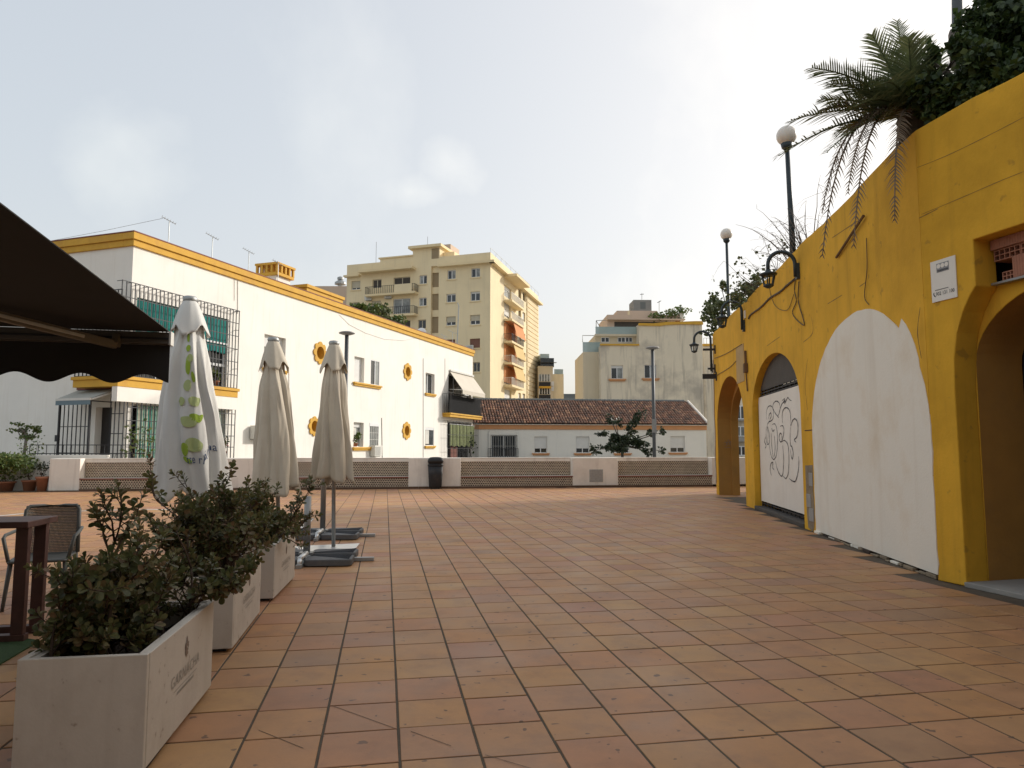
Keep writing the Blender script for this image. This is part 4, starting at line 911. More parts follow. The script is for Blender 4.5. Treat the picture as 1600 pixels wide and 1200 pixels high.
# entrance on the end face: door, porch cage, awning, railing
MB().box(doorway[0], doorway[1], -.35, -.30, doorway[2], doorway[3], WE).build('entrance_door', mt['door_dark'], wb)
pc = MB(); pu0, pu1 = WE.px(140, 660, .95)[0], WE.px(93, 660, .95)[0]; pz = WE.px(115, 626, .95)[1]
bars(WE, pu0, pu1, .3, pz, .95, .24, 1.2, .014, pc)
for u in (pu0, pu1): pc.box(u - .035, u + .035, .93, 1.0, .0, pz, WE); pc.box(u - .02, u + .02, 0, .93, pz - .04, pz, WE)
pc.build('porch_gate', mt['iron_black'], wb); MB().box(pu1 - .1, pu1 + .05, .98, 1.08, 1.75, 2.0, WE).build('gate_lock', mt['iron_black'], wb)
aw = thing('entrance_awning', 'small grey awning over the entrance of the white building', 'awning', WE.pt((pu0 + pu1) / 2, .6, 3))
au0, au1 = WE.px(185, 602)[0], WE.px(124, 602)[0]; bu0, bu1 = WE.px(142, 620, 1.25)[0], WE.px(88, 620, 1.25)[0]; az0, az1 = 3.84, WE.px(112, 623, 1.25)[1]
f = MB().quad(WE.pt(au0, .03, az0), WE.pt(au1, .03, az0), WE.pt(bu1, 1.25, az1), WE.pt(bu0, 1.25, az1)); f.quad(WE.pt(au0, .03, az0 - .012), WE.pt(au1, .03, az0 - .012), WE.pt(bu1, 1.25, az1 - .012), WE.pt(bu0, 1.25, az1 - .012)); f.build('canvas', mt['awning_grey'], aw, fix=False)
MB().box(bu0, bu1, 1.22, 1.28, az1 - .07, az1 + .02, WE).build('front_bar', mt['metal_white'], aw); MB().box(bu0, bu1, 1.26, 1.27, az1 - .24, az1 - .071, WE).build('valance', mt['awning_blue'], aw)
MB().tube([WE.pt(au0, .05, az0 - .1), WE.pt(bu0 - .02, 1.22, az1 - .03)], .03).build('arm', mt['metal_white'], aw); MB().box(au0, au1, .0, .12, az0, az0 + .1, WE).build('cassette', mt['brick_red'], aw)
# low fence wall with railing in front of the end face
FN = Fr(LOWW.pt(-8, -.95, 0), LOWW.d, LOWW.n)
fw_ = thing('railing_wall', 'low white garden wall with black railing below the white building', 'wall', FN.pt(5, 0, 0))
zc = FN.px(50, 711)[1]; zr = FN.px(60, 695)[1]
MB().box(0, 9.5, -.2, 0, -.3, zc, FN).build('wall', mt['plaster_white'], fw_, bevel=.01)
u50, u240 = FN.px(44, 705)[0], FN.px(225, 705)[0]
rl = MB(); rl.box(u50, u240, -.12, -.08, zr - .02, zr + .01, FN); rl.box(u50, u240, -.115, -.085, zr - .33, zr - .30, FN); u = u50
while u < u240:
    rl.box(u - .01, u + .01, -.11, -.09, zc - .1 if u < 9.4 else zc - .3, zr, FN); rl.tube([FN.pt(u + .13, -.1, zr - .3), FN.pt(u + .02, -.1, zc - .3)], .009, 4); rl.tube([FN.pt(u + .13, -.1, zr - .3), FN.pt(u + .24, -.1, zc - .3)], .009, 4); u += .28
rl.build('railing', mt['iron_black'], fw_)
# far balcony with awning, caged window below it
bz = 4.3; bu0, bu1 = WB.px(697, 648, .3)[0] - .1, WLEN + .55
fb = MB().box(bu0, bu1, .002, .75, bz - .12, bz, WB).build('balcony_slab', mt['trim_orange'], wb, bevel=.01); MB().box(bu0 + .06, bu1 - .06, .002, .68, bz - .32, bz - .121, WB).build('balcony_edge', mt['trim_orange'], wb)
zt2 = WB.px(720, 617, .7)[1]
br = bars(WB, bu0 + .08, bu1 - .08, bz, zt2, .68, .14, 1.2, .012); MB().box(bu0 + .12, bu1 - .12, .56, .58, bz + .02, zt2 - .12, WB).build('railing_cloth', mt['dark_void'], wb);  # near-black panel added behind the bars so the railing reads darker
for k in range(5): n_ = .02 + .66 * k / 4; br.box(bu0 + .07, bu0 + .09, n_ - .012, n_ + .012, bz, zt2, WB); br.box(bu1 - .09, bu1 - .07, n_ - .012, n_ + .012, bz, zt2, WB)
br.box(bu0 + .06, bu0 + .1, 0, .68, zt2 - .03, zt2, WB).build('balcony_railing', mt['iron_black'], wb)
wf = window(wb, WB, dr_up, .3, 'pane_dark', 0, mull=2, fw=.07, curtain=('curtain_white', .68, .95, .02)); window(wb, WB, dr_lo, .3, 'pane_dark', 0, mull=1, fw=.07)
MB().box(dr_up[0], dr_up[1], -.2, -.14, dr_up[2] + 1.75, dr_up[2] + 1.82, WB).build('transom', mt['pvc_white'], wf)
ba = thing('balcony_awning', 'sloping cream awning over the far balcony of the white building', 'awning', WB.pt(dr_up[0] + 1, .6, 6.5))
ta, tb_ = WB.px(702, 580)[0], WLEN - .05; tz = WB.px(702, 580)[1]; pn = 1.35; pb, pe = WB.px(723, 612, pn)[0], WB.px(758, 617, pn)[0]; pz_ = WB.px(723, 609, pn)[1]
f = MB()
f.add([WB.pt(ta, .04, tz), WB.pt(tb_, .04, tz), WB.pt(pe, pn, pz_), WB.pt(pb, pn, pz_), WB.pt(ta, .04, tz - .02), WB.pt(tb_, .04, tz - .02), WB.pt(pe, pn, pz_ - .02), WB.pt(pb, pn, pz_ - .02)], [(0, 1, 2, 3), (4, 5, 6, 7), (0, 3, 7, 4), (1, 2, 6, 5)]).build('canvas', mt['awning_cream'], ba, fix=False)
MB().add([WB.pt(pb, pn, pz_), WB.pt(pe, pn, pz_), WB.pt(pe, pn, pz_ - .32), WB.pt(pb, pn, pz_ - .32)], [(0, 1, 2, 3)]).build('valance', mt['awning_cream'], ba)
MB().tube([WB.pt(ta + .05, .04, pz_ + .1), WB.pt(pb, pn, pz_)], .035).build('arm', mt['metal_white'], ba); MB().tube([WB.pt(tb_, .04, pz_ + .1), WB.pt(pe, pn, pz_)], .035).build('arm', mt['metal_white'], ba); MB().box(ta, tb_, 0, .16, tz, tz + .14, WB).build('cassette', mt['metal_white'], ba)
gl = bars(WB, bu0 + .15, WLEN + .3, .35, WB.px(720, 659, .4)[1], .42, .3, 1.1, .014); 
for u in (bu0 + .15, WLEN + .3): gl.box(u - .014, u + .014, 0, .42, WB.px(720, 659, .4)[1] - .02, WB.px(720, 659, .4)[1], WB)
gl.build('window_grille', mt['iron_black'], wb)
cz0, cz1 = WB.px(718, 697, .2)[1], WB.px(718, 664, .2)[1]
folds(dr_lo[0] + .05, dr_lo[1] + .3, cz0, cz1, .18, .05, .5, WB, .06).build('sun_curtain', mt['curtain_green'], wb, True); MB().box(dr_lo[0], dr_lo[1] + .4, .16, .2, cz1, cz1 + .05, WB).build('curtain_rail', mt['pvc_white'], wb)
MB().box(dr_lo[0] + .9, dr_lo[0] + 2.2, -.2, -.1, .35, cz0, WB).build('inner_door', mt['brick_red'], wb)
pot_plant(WB.pt(dr_lo[1] - .4, .2, .3), 2.2, 1.1, 'dark plant behind the cage under the far balcony', 'leaf_dark', True, 120, 61, .2, .4, .28, group=None)
ac_unit(WB, WB.px(396, 674)[0] + .1, WB.px(395, 686)[1], .85, .66, .32, 'wall-mounted air conditioner between the white parasol and the first tan parasol')
ac_unit(WB, WB.px(583, 712)[0], WB.px(583, 713)[1], .95, .7, .34, 'air conditioner low under the paired windows right of the tan parasol')
# cables and pipes down the facade
def wall_wire(pts, r, label, m='metal_white', n=.02): o = MB().tube([WB.pt(*(WB.px(x, y)[0], n, WB.px(x, y)[1])) for x, y in pts], r, 5).build('facade_cable', mt[m]); tag(o, label, 'cable', 'cables on the white facade')
wall_wire([(371, 438), (371, 490)], .014, 'thin cable down the white facade above the caged balcony'); wall_wire([(366, 436), (366, 470)], .010, 'thinner cable beside another above the caged balcony')
wall_wire([(451, 578), (452, 720)], .014, 'cable down the white facade beside the first tan parasol'); wall_wire([(661, 560), (661, 716)], .022, 'pipe down the white facade left of the far windows')
wall_wire([(695, 560), (695, 640)], .016, 'pipe down the white facade beside the far awning'); wall_wire([(596, 653), (597, 716)], .018, 'short pipe right of the lower paired windows', 'cable_dark')
wall_wire([(530, 492), (545, 507), (570, 520), (600, 530), (630, 532), (655, 527)], .010, 'slack cable sagging under the cornice of the white facade')
# roof: chimney turret, hut, aerials, plants
rz0 = WZ - .4
ch = thing('chimney', 'white chimney with an orange slotted top on the white building roof', 'chimney', (*at(433, 450, 38.5)[:2], rz0))
cc = at(430, 440, 38.5); CF = Fr((cc.x, cc.y), WB.d, WB.n); zb_, zt_ = at(430, 433, 38.5).z, at(430, 417, 38.5).z
MB().box(-.35, .85, -.75, .35, rz0, zb_, CF).build('shaft', mt['plaster_white'], ch)
t_ = MB().box(-.5, 1.0, -.9, .5, zb_, zb_ + .16, CF)
for u in (-.45, -.1, .25, .6, .95): 
    for n_ in (-.85, -.52, -.2, .12, .45):
        if u in (-.45, .95) or n_ in (-.85, .45): t_.box(u - .06, u + .06, n_ - .06, n_ + .06, zb_ + .161, zt_, CF)
t_.build('slotted_top', mt['trim_orange'], ch); MB().box(-.55, 1.05, -.95, .55, zt_ + .001, zt_ + .12, CF).build('cap', mt['trim_orange'], ch)
hu = thing('roof_hut', 'low white roof hut with orange cornice on top of the white building', 'hut', (*at(480, 455, 40)[:2], rz0))
hc = at(478.5, 450, 39); HF = Fr((hc.x, hc.y), WB.d, WB.n); zh = at(478, 447, 39).z; HLn = HF.px(531, 460)[0]
MB().box(0, HLn, -3, 0, rz0, zh - .3, HF).build('wall', mt['plaster_white'], hu); MB().box(-.14, HLn + .14, -3.1, .14, zh - .3, zh - .1, HF).build('cornice', mt['trim_orange'], hu); MB().box(-.22, HLn + .22, -3.2, .22, zh - .099, zh + .07, HF).build('cornice', mt['trim_orange'], hu)
MB().prism([(HLn * .25, zh + .07), (HLn * .8, zh + .07), (HLn * .52, zh + .42)], -1.6, -.9, HF).build('roof_vent', mt['trim_orange'], hu)
def aerial(x, yb, yt, Y, w, label):
    b, t = at(x, yb, Y), at(x, yt, Y); a = thing('roof_aerial', label, 'aerial', (b.x, b.y, rz0), group='aerials on the white building roof')
    MB().tube([(b.x, b.y, rz0), (b.x, b.y, t.z)], .022, 5).build('mast', mt['metal_galv'], a)
    m_ = MB().tube([(b.x - w * .8, b.y - w * .6, t.z + .12), (b.x + w * .7, b.y + w * .5, t.z - .1)], .016, 4)
    for k in range(6):
        s = -.8 + 1.5 * k / 5; p = Vector((b.x + w * s, b.y + w * s * .75, t.z + .02 - .15 * s)); m_.tube([p + Vector((.1, -.16, 0)), p - Vector((.1, -.16, 0))], .008, 4)
    m_.build('antenna', mt['metal_galv'], a)
aerial(263, 382, 345, 31, .3, 'tallest roof aerial nearest the building corner'); aerial(331, 405, 370, 33.5, .3, 'roof aerial second from the building corner'); aerial(388, 425, 393, 36.5, .3, 'roof aerial just before the chimney'); aerial(434, 445, 411, 37.5, .3, 'roof aerial standing right in front of the chimney')
aerial(707, 542, 519, 60, .4, 'thin roof aerial near the far end, before the brown stair strip'); aerial(694, 540, 525, 60, .3, 'short roof aerial near the far end of the roof')
wr = MB().tube([at(60, 380, 33), at(160, 361, 33), at(255, 341, 33)], .008, 4).build('stay_wire', mt['cable_dark']); tag(wr, 'thin wire stretched to the nearest roof aerial', 'wire')
rr = random.Random(70)
for k, (x, y, Y, w, h, lab) in enumerate(((578, 500, 47, 1.6, 1.6, 'bushy roof plant at the left behind the orange cornice'), (592, 503, 48.5, 1.5, 1.9, 'tallest dark roof plant behind the orange cornice'), (612, 515, 50, 1.7, 1.8, 'loose roof plant at the right behind the orange cornice'), (560, 488, 45.5, .9, .9, 'small roof plant behind the cornice beside the apartment block edge'))):
    b = at(x, y, Y); pot_plant((b.x, b.y, rz0), b.z - rz0 + h * .55, w, lab, 'leaf_fresh' if k != 1 else 'leaf_mid', True, 320, 71 + k, .2, .5, .35, group='plants on the white building roof', name='roof_plant')
ds = thing('satellite_dish', 'white satellite dish peeping over the orange cornice', 'dish', (*at(659, 522, 56)[:2], rz0)); q = at(659, 520, 56)
MB().grid(lambda a, b: q + Vector((.38 * b * math.cos(a * 6.283), -.3 + .14 * b * b, .38 * b * math.sin(a * 6.283))), 20, 5, wrap=True).build('dish', mt['pvc_white'], ds, True, fix=False); MB().tube([(q.x, q.y, rz0), (q.x, q.y, q.z)], .03).build('mast', mt['metal_galv'], ds)
# ------------------------------------------------------------------ low house with the tiled roof
hA, hB = at(690, 662, 63.2), at(1103, 664, 66.5)
TH = Fr((hA.x, hA.y), (hB.x - hA.x, hB.y - hA.y), (hB.y - hA.y, -(hB.x - hA.x)))
TLn = (Vector(hB[:2]) - Vector(hA[:2])).length
th = thing('tiled_house', 'low white house with a weathered clay tile roof beyond the low wall', 'house', TH.pt(TLn / 2, -4, -.35))
ez = TH.px(900, 663)[1]; 
tw = [TH.rect(835, 855, 682, 708), TH.rect(900, 921, 682, 708), TH.rect(962, 983, 682, 708), TH.rect(1047.5, 1070, 681.5, 707)]
bw = TH.rect(768, 807, 680, 714)
m_ = MB(); holes_wall(m_, TH, 0, TLn, -.35, ez, [(*r, .2) for r in tw] + [(*bw, .2)], .2)
DP = 9.0
m_.quad(TH.pt(TLn, 0, -.35), TH.pt(TLn, -DP, -.35), TH.pt(TLn, -DP, ez), TH.pt(TLn, 0, ez)); m_.quad(TH.pt(0, 0, -.35), TH.pt(0, -DP, -.35), TH.pt(0, -DP, ez), TH.pt(0, 0, ez)); m_.quad(TH.pt(0, -DP, -.35), TH.pt(TLn, -DP, -.35), TH.pt(TLn, -DP, ez), TH.pt(0, -DP, ez))
m_.build('wall', mt['house_white'], th, fix=False)
MB().box(-.05, TLn + .05, .002, .10, ez - .48, ez - .08, TH).build('salmon_band', mt['band_salmon'], th, bevel=.02); MB().box(-.1, TLn + .1, .002, .26, ez - .079, ez + .02, TH).build('eaves_board', mt['plaster_low'], th)
for r in tw:
    window(th, TH, r, .2, 'pane_dark', .72, 'shutter_pale', 1, fw=.06, sill=('band_salmon', .22, .15, .2))
bwf = window(th, TH, bw, .2, 'pane', 0, mull=1, fw=.06); bars(TH, bw[0] - .05, bw[1] + .05, bw[2], bw[3], .06, .21, .9, .02).build('grille', mt['metal_grey'], bwf)
bx = bars(TH, bw[0] - .35, bw[1] + .1, bw[2], bw[2] + .75, .35, .2, .7, .02); bx.build('balcony_railing', mt['iron_black'], th)
# roof: barrel tiles, every one its own shell
RD, ridge = 4.6, at(900, 625.5, 69).z
roof = MB(); rr = random.Random(4)
o0 = .38; ze = ez + .04; slope = (ridge - ze) / (RD + o0); 
MB().add([TH.pt(-.1, o0 - .05, ze - .05), TH.pt(TLn + .1, o0 - .05, ze - .05), TH.pt(TLn + .1, -RD, ridge - .05), TH.pt(-.1, -RD, ridge - .05), TH.pt(-.1, -2 * RD - o0, ze - .05), TH.pt(TLn + .1, -2 * RD - o0, ze - .05)], [(0, 1, 2, 3), (3, 2, 5, 4)]).build('roof', mt['brick_dark'], th, fix=False)
ncol = int((TLn + .3) / .25); nrow = 13
for i in range(ncol):
    u = -.15 + .25 * (i + .5)
    for j in range(nrow):
        s0 = j / nrow; s1 = (j + 1.25) / nrow; n0 = o0 - (RD + o0) * s0; n1 = o0 - (RD + o0) * min(1, s1)
        za, zb_ = ze + (ridge - ze) * s0 + .05 + rr.uniform(-.01, .02), ze + (ridge - ze) * min(1, s1) + rr.uniform(0, .015)
        du = rr.uniform(-.015, .015); w0, w1 = .105, .085; V = []
        for (n_, z, w) in ((n0, za, w0), (n1, zb_, w1)):
            for k in range(5):
                a = math.pi * k / 4; V.append(TH.pt(u + du + w * math.cos(a), n_, z + w * .85 * math.sin(a)))
        roof.add(V, [(k, k + 1, k + 6, k + 5) for k in range(4)] + [(0, 1, 2, 3, 4)])
roof.build('roof_tiles', mt['roof_tile'], th, fix=False, kind='stuff')
rt = MB()
for i in range(int(TLn / .45)): rt.tube([TH.pt(i * .45, -RD, ridge + .03), TH.pt(i * .45 + .5, -RD, ridge + .06)], .14, 7)
rt.build('ridge_tiles', mt['far_slate'], th)
MB().tube([TH.pt(TLn + .1, o0, ze + .08), TH.pt(TLn + .1, -RD, ridge + .06)], .12, 7).build('verge_tiles', mt['plaster_low'], th)
MB().tube([TH.pt(bw[0] - .3, .03, -.3), TH.pt(bw[0] - .3, .03, ez - .8), TH.pt(bw[0] - .2, .03, ez - .6)], .02, 5).build('pipe', mt['metal_grey'], th)

# ------------------------------------------------------------------ cream apartment block
ac0 = at(766, 500, 90); AL = Fr((ac0.x, ac0.y), (-.9505, .3107), (-.3107, -.9505)); AR = Fr((ac0.x, ac0.y), (.2588, .966), (.966, -.2588))
ab = thing('apartment_block', 'tall cream apartment block with balconies and orange awnings', 'building', AL.pt(9, -8, -.35))
ZA = AL.px(766, 394)[1]; LL = AL.px(542, 430)[0]; LR = AR.px(841, 500)[0]
tilt = lambda x: None
def alr(x0, x1, yt, yb): return AL.rect(x0, x1, yt, yb)
WL = [((699, 712, 422, 436), 0, 'w'), ((736, 750, 419, 433), 0, 'w'), ((697.5, 712, 459, 472), .15, 'w'), ((735, 750, 455.5, 470), .2, 'w'), ((697, 712, 494.5, 508.5), .62, 'shutter_beige'), ((734.5, 750, 492, 507), .6, 'shutter_beige'),
      ((696, 711, 530.5, 546), .98, 'shutter_brown'), ((734, 750, 529, 543.5), .98, 'shutter_brown'), ((739, 750, 566, 581), 0, 'd'), ((696, 711, 566, 582), .4, 'shutter_beige'),
      ((655, 667, 430, 443.5), 0, 'c'), ((654.5, 666.5, 465, 478), 0, 'c'), ((653, 665.5, 499.5, 513.5), 0, 'd'), ((653, 665, 535, 549), .3, 'shutter_beige'), ((549, 563, 439, 452.5), .78, 'shutter_beige'), ((548.5, 562, 472.5, 486), 0, 'd'),
      ((582, 596, 436.5, 450), 0, 'br'), ((615, 641, 433, 450), 0, 'br'), ((614, 641, 466.5, 490), 0, 'gl'), ((580, 595, 470, 484), .5, 'shutter_beige'), ((619, 641, 500.5, 525), 0, 'br')]
WRt = [((810, 814.5, 451.5, 466), 0, 'd'), ((817, 821.5, 457, 470.5), 0, 'd'), ((810, 814.3, 484, 499), 0, 'd'), ((816.5, 820.8, 488, 502), .7, 'shutter_pale'), ((810, 814.3, 516, 531), .9, 'shutter_pale'), ((816.5, 820.7, 521, 534), .9, 'shutter_pale'),
       ((810, 814.3, 548.5, 564), .2, 'awning_orange'), ((816.5, 821, 551, 565), .3, 'awning_orange'), ((810, 814, 581, 595.5), 0, 'd'), ((816.5, 820.5, 584, 597.5), 0, 'd'), ((810, 814, 614, 626), .9, 'shutter_pale'), ((816.5, 820.5, 615, 627), .9, 'shutter_pale'),
       ((788, 799, 448, 466), .3, 'gl'), ((788, 798, 473, 497), .8, 'shutter_pale'), ((788, 797, 507, 531), 0, 'br'), ((788, 797, 540, 565), 0, 'br'), ((788, 797, 574, 600), 0, 'br'), ((788, 799, 609, 630), .8, 'shutter_pale')]
b_ = MB(); hl = [(*alr(*w[0]), .22) for w in WL]; hr = [(*AR.rect(*w[0]), .3) for w in WRt]
TU0, TU1 = AL.px(687, 400)[0], AL.px(645, 400)[0]                   # stair tower
bs0, bs1 = AL.px(685.5, 450)[0], AL.px(673.5, 450)[0]                # brown strip
hl.append((bs0, bs1, 3.0, ZA - .05, .5))
holes_wall(b_, AL, 0, LL, -.35, ZA, hl, .22); holes_wall(b_, AR, 0, LR, -.35, ZA, hr, .3)
far = [AL.pt(LL, 0, 0), AR.pt(LR, 0, 0)]; back_ = AL.pt(LL, 0, 0) + (AR.pt(LR, 0, 0) - AL.pt(0, 0, 0))
def vq(p, q, z0, z1): b_.quad((p.x, p.y, z0), (q.x, q.y, z0), (q.x, q.y, z1), (p.x, p.y, z1))
vq(far[0], back_, -.35, ZA); vq(far[1], back_, -.35, ZA); c_ = AL.pt(0, 0, 0); b_.add([(q.x, q.y, ZA - .9) for q in (c_, far[0], back_, far[1])], [(0, 1, 2, 3)])
b_.build('wall', mt['apt_cream'], ab, fix=False)
MB().box(bs0, bs1, -.56, -.5, 3, ZA - .05, AL).build('brown_strip', mt['apt_brown'], ab)
for k, y in enumerate((420, 453, 489, 525, 560)): z = AL.px(679, y)[1]; MB().box(bs0 + .02, bs1 - .02, -.499, -.35, z - .45, z + .45, AL).build('spandrel', mt['apt_cream'], ab)
zc1 = AL.px(766, 408)[1]
for (fr, u0, u1) in ((AL, -.002, bs0 - .05), (AR, -.7 + .002, LR + .6)):
    MB().box(u0 - (.68 if fr is AL else 0), u1, .002, .7, zc1 - .32, zc1, fr).build('cornice', mt['apt_trim'], ab)
MB().box(AL.px(564, 430)[0] + .0, AL.px(543, 430)[0] + .3, .002, .6, AL.px(553, 430.5)[1] - .25, AL.px(553, 430.5)[1], AL).build('cornice', mt['apt_trim'], ab)
MB().box(AL.px(650, 420)[0], AL.px(566, 424)[0], .002, 1.25, AL.px(610, 422)[1] - .3, AL.px(610, 422)[1] + .02, AL).build('canopy_slab', mt['apt_trim'], ab)
zt0, zt1 = ZA - 1.2, AL.px(666, 388)[1]
MB().box(TU0, TU1, -9, .004, zt0, zt1, AL).build('stair_tower', mt['apt_cream'], ab); MB().box(TU0 - .4, TU1 + .45, -9.3, .55, zt1, zt1 + .35, AL).build('tower_roof', mt['apt_trim'], ab)
MB().box(bs0 + .03, bs1 - .03, .006, .012, zt0 + 1.0, zt1 - .1, AL).build('brown_panel', mt['apt_brown'], ab)
MB().box(TU0 - .1, TU0 + 1.6, -6.5, -3.4, zt1 + .351, zt1 + 1.35, AL).build('lift_housing', mt['pale_pink'], ab); MB().box(TU0 + .6, TU0 + 2.2, -3, -1.6, zt1 + .351, zt1 + .7, AL).build('roof_hatch', mt['tank_grey'], ab)
MB().box(AL.px(645, 405)[0] + .02, AL.px(594, 410)[0], -4, .008, ZA - .6, ZA + .42, AL).build('parapet_block', mt['apt_cream'], ab); MB().box(AL.px(645, 405)[0] + .02, AL.px(592, 410)[0], -4.2, .16, ZA + .421, ZA + .6, AL).build('parapet_cap', mt['apt_trim'], ab)
MB().box(TU0 - 1.6, TU0 - .02, -7, -1.2, ZA - .9, ZA + .9, AL).build('roof_room', mt['apt_cream'], ab)
for fr, WW in ((AL, WL), (AR, WRt)):
    for (bx_, bl, k) in WW:
        r = fr.rect(*bx_); dp = .22 if fr is AL else .3
        pn_ = dict(d='pane_dark', br='hoarding_dark', gl='pane_pale', c='pane_pale', w='pane').get(k, 'pane_dark')
        if bl: window(ab, fr, r, dp, pn_ if k in ('w', 'gl') else 'pane_dark', bl, k if k in mt else 'shutter_pale', 1, fw=.09)
        else: window(ab, fr, r, dp, pn_, 0, mull=1, fw=.09, frame='pvc_white' if k in 'wcgl' else 'shutter_beige', panes={'c': ['pane_dark', 'pane_pale'], 'w': ['pane_pale', 'pane_dark']}.get(k))
        if fr is AL and bx_[0] > 640 or fr is AL and bx_[0] < 565: MB().box(r[0] - .1, r[1] + .1, .002, .1, r[2] - .16, r[2] - .02, fr).build('window_sill', mt['apt_trim'], ab)
def balcony(fr, u0, u1, z, pr, rail, nm='balcony', solid=None):
    g = MB().box(u0, u1, .002, pr, z - .28, z, fr); o = g.build(nm, mt['apt_trim'], ab)
    f = MB()
    if rail:
        bars(fr, u0 + .05, u1 - .05, z, z + 1.0, pr - .06, .28, 1, .022, f)
        for uu in (u0 + .05, u1 - .05):
            for k in range(4): n_ = .05 + (pr - .11) * k / 4; f.box(uu - .022, uu + .022, n_ - .02, n_ + .02, z, z + 1, fr)
            f.box(uu - .022, uu + .022, 0, pr - .06, z + .96, z + 1.0, fr)
        f.build('railing', mt[rail], o)
    if solid: MB().box(solid[0], solid[1], pr - .14, pr - .002, z, z + 1.05, fr).build('parapet', mt['apt_cream'], o)
u = lambda x, y, fr=AL, n=0: fr.px(x, y, n)[0]
balcony(AL, u(648, 455, n=1.1), u(570, 457, n=1.1), AL.px(610, 457, 1.1)[1], 1.1, 'iron_black', solid=(u(643, 450, n=1.1), u(616, 450, n=1.1)))
balcony(AL, u(647, 490, n=1.1), u(592, 492, n=1.1), AL.px(620, 490.5, 1.1)[1], 1.1, 'iron_black'); balcony(AL, u(647, 528, n=1.1), u(592, 528, n=1.1), AL.px(620, 527, 1.1)[1], 1.1, 'iron_black')
bu_a, bu_b = u(787, 480, AR), u(806.5, 480, AR)
for k, (y, rl_, awn) in enumerate(((463.5, 'metal_white', None), (494, 'metal_white', None), (529, 'iron_black', 'awning_orange'), (563.5, 'metal_white', 'awning_yellow'), (599, 'metal_white', 'awning_yellow'))):
    z = AR.px(795, y, 1.2)[1]; balcony(AR, bu_a, bu_b, z, 1.2, rl_)
    if awn:
        zt_ = z + 2.75
        t_ = thing('awning', {2: 'deep orange awning on the third balcony down of the cream apartment block', 3: 'yellow awning of the cream apartment block just below the deep orange one', 4: 'lowest yellow awning on the cream apartment block balconies'}[k], 'awning', AR.pt((bu_a + bu_b) / 2, .8, z + 2), group='awnings on the apartment block')
        MB().add([AR.pt(bu_a + 1.6, .95, zt_), AR.pt(bu_b + .2, .95, zt_), AR.pt(bu_b + .2, 1.45, z + .9), AR.pt(bu_a + 1.6, 1.45, z + .9), AR.pt(bu_a + 1.6, .97, zt_ + .02), AR.pt(bu_b + .2, .97, zt_ + .02), AR.pt(bu_b + .2, 1.47, z + .9), AR.pt(bu_a + 1.6, 1.47, z + .9)], [(0, 1, 2, 3), (4, 5, 6, 7), (0, 3, 7, 4), (1, 2, 6, 5)]).build('canvas', mt[awn], t_, fix=False)
        MB().box(bu_a + .1, bu_b + .1, .004, .1, z + .4, zt_ - .2, AR).build('blind', mt['awning_orange'], t_); MB().box(bu_a + .1, bu_b + .2, .1, .95, zt_ - .04, zt_ + .02, AR).build('head_slab', mt['awning_orange'], t_)
MB().box(bu_a, bu_b + .8, .002, 1.9, AR.px(795, 426, 1)[1] - .25, AR.px(795, 426, 1)[1] + .1, AR).build('canopy_slab', mt['apt_trim'], ab)
lg0, lg1 = u(822.5, 540, AR), LR - .1; lz0, lz1 = 4, zc1 - .5
lat = MB().box(lg0, lg1, .002, .06, lz0, lz1, AR); z = lz0
k = 0
while z < lz1 - .4:
    uu = lg0 + .1
    while uu < lg1 - .5: lat.box(uu, uu + .62, .061, .16, z, z + .55, AR); uu += .8
    z += .72; k += 1
lat.build('pierced_panel', mt['apt_cream'], ab)
rg = MB(); 
rg.box(.0, LR, .0, .03, ZA + .55, ZA + .59, AR)
for i in range(12): rg.box(LR * i / 11 - .02, LR * i / 11 + .02, 0, .03, ZA, ZA + .55, AR)
rg.build('roof_railing', mt['metal_grey'], ab)
for k, (x, y, lab) in enumerate(((577, 467, 'air conditioner at the left under the top balcony of the cream apartment block'), (608, 464, 'air conditioner at the right under the top balcony of the cream apartment block'), (735, 546, 'air conditioner under a brown shutter of the cream apartment block'))):
    a = AL.px(x, y + 3); ac_unit(AL, a[0], a[1], 1.0, .75, .4, lab, group='air conditioners on the apartment block')
MB().tube([AL.pt(u(582, 400), -1, ZA - .8), AL.pt(u(582, 400), -1, ZA + 3.2)], .03).build('roof_mast', mt['metal_grey'], ab); MB().tube([AL.pt(u(663, 388), -1, zt1), AL.pt(u(663, 388), -1, zt1 + 1.9)], .03).build('roof_mast', mt['metal_grey'], ab)
mp = MB().tube([at(714, 545, 60), at(717, 478, 60), at(715, 473, 60)], .05, 6).build('antenna_mast', mt['metal_galv']); mp.location.z = 0
tag(mp, 'tall bent mast standing against the cream apartment block between its window columns', 'mast')
# pale block with a rooftop vent left of the apartment block
pb_ = at(531, 455, 108); pbk = thing('rear_block', 'small pale block with a rooftop vent, just left of the cream apartment block', 'building', (pb_.x, pb_.y + 4, -.35))
MB().box(pb_.x - 8, pb_.x + 6, pb_.y, pb_.y + 8, -.35, at(531, 447, 108).z).build('wall', mt['pale_pink'], pbk); v_ = at(528, 445, 108); MB().lathe([(.4, -.6), (.4, .3), (.9, .4), (.9, .7), (.3, 1.1), (.5, 1.2), (.5, 1.5), (.1, 1.7)], 10, (v_.x, v_.y + 1.5, v_.z)).build('roof_vent', mt['metal_galv'], pbk)
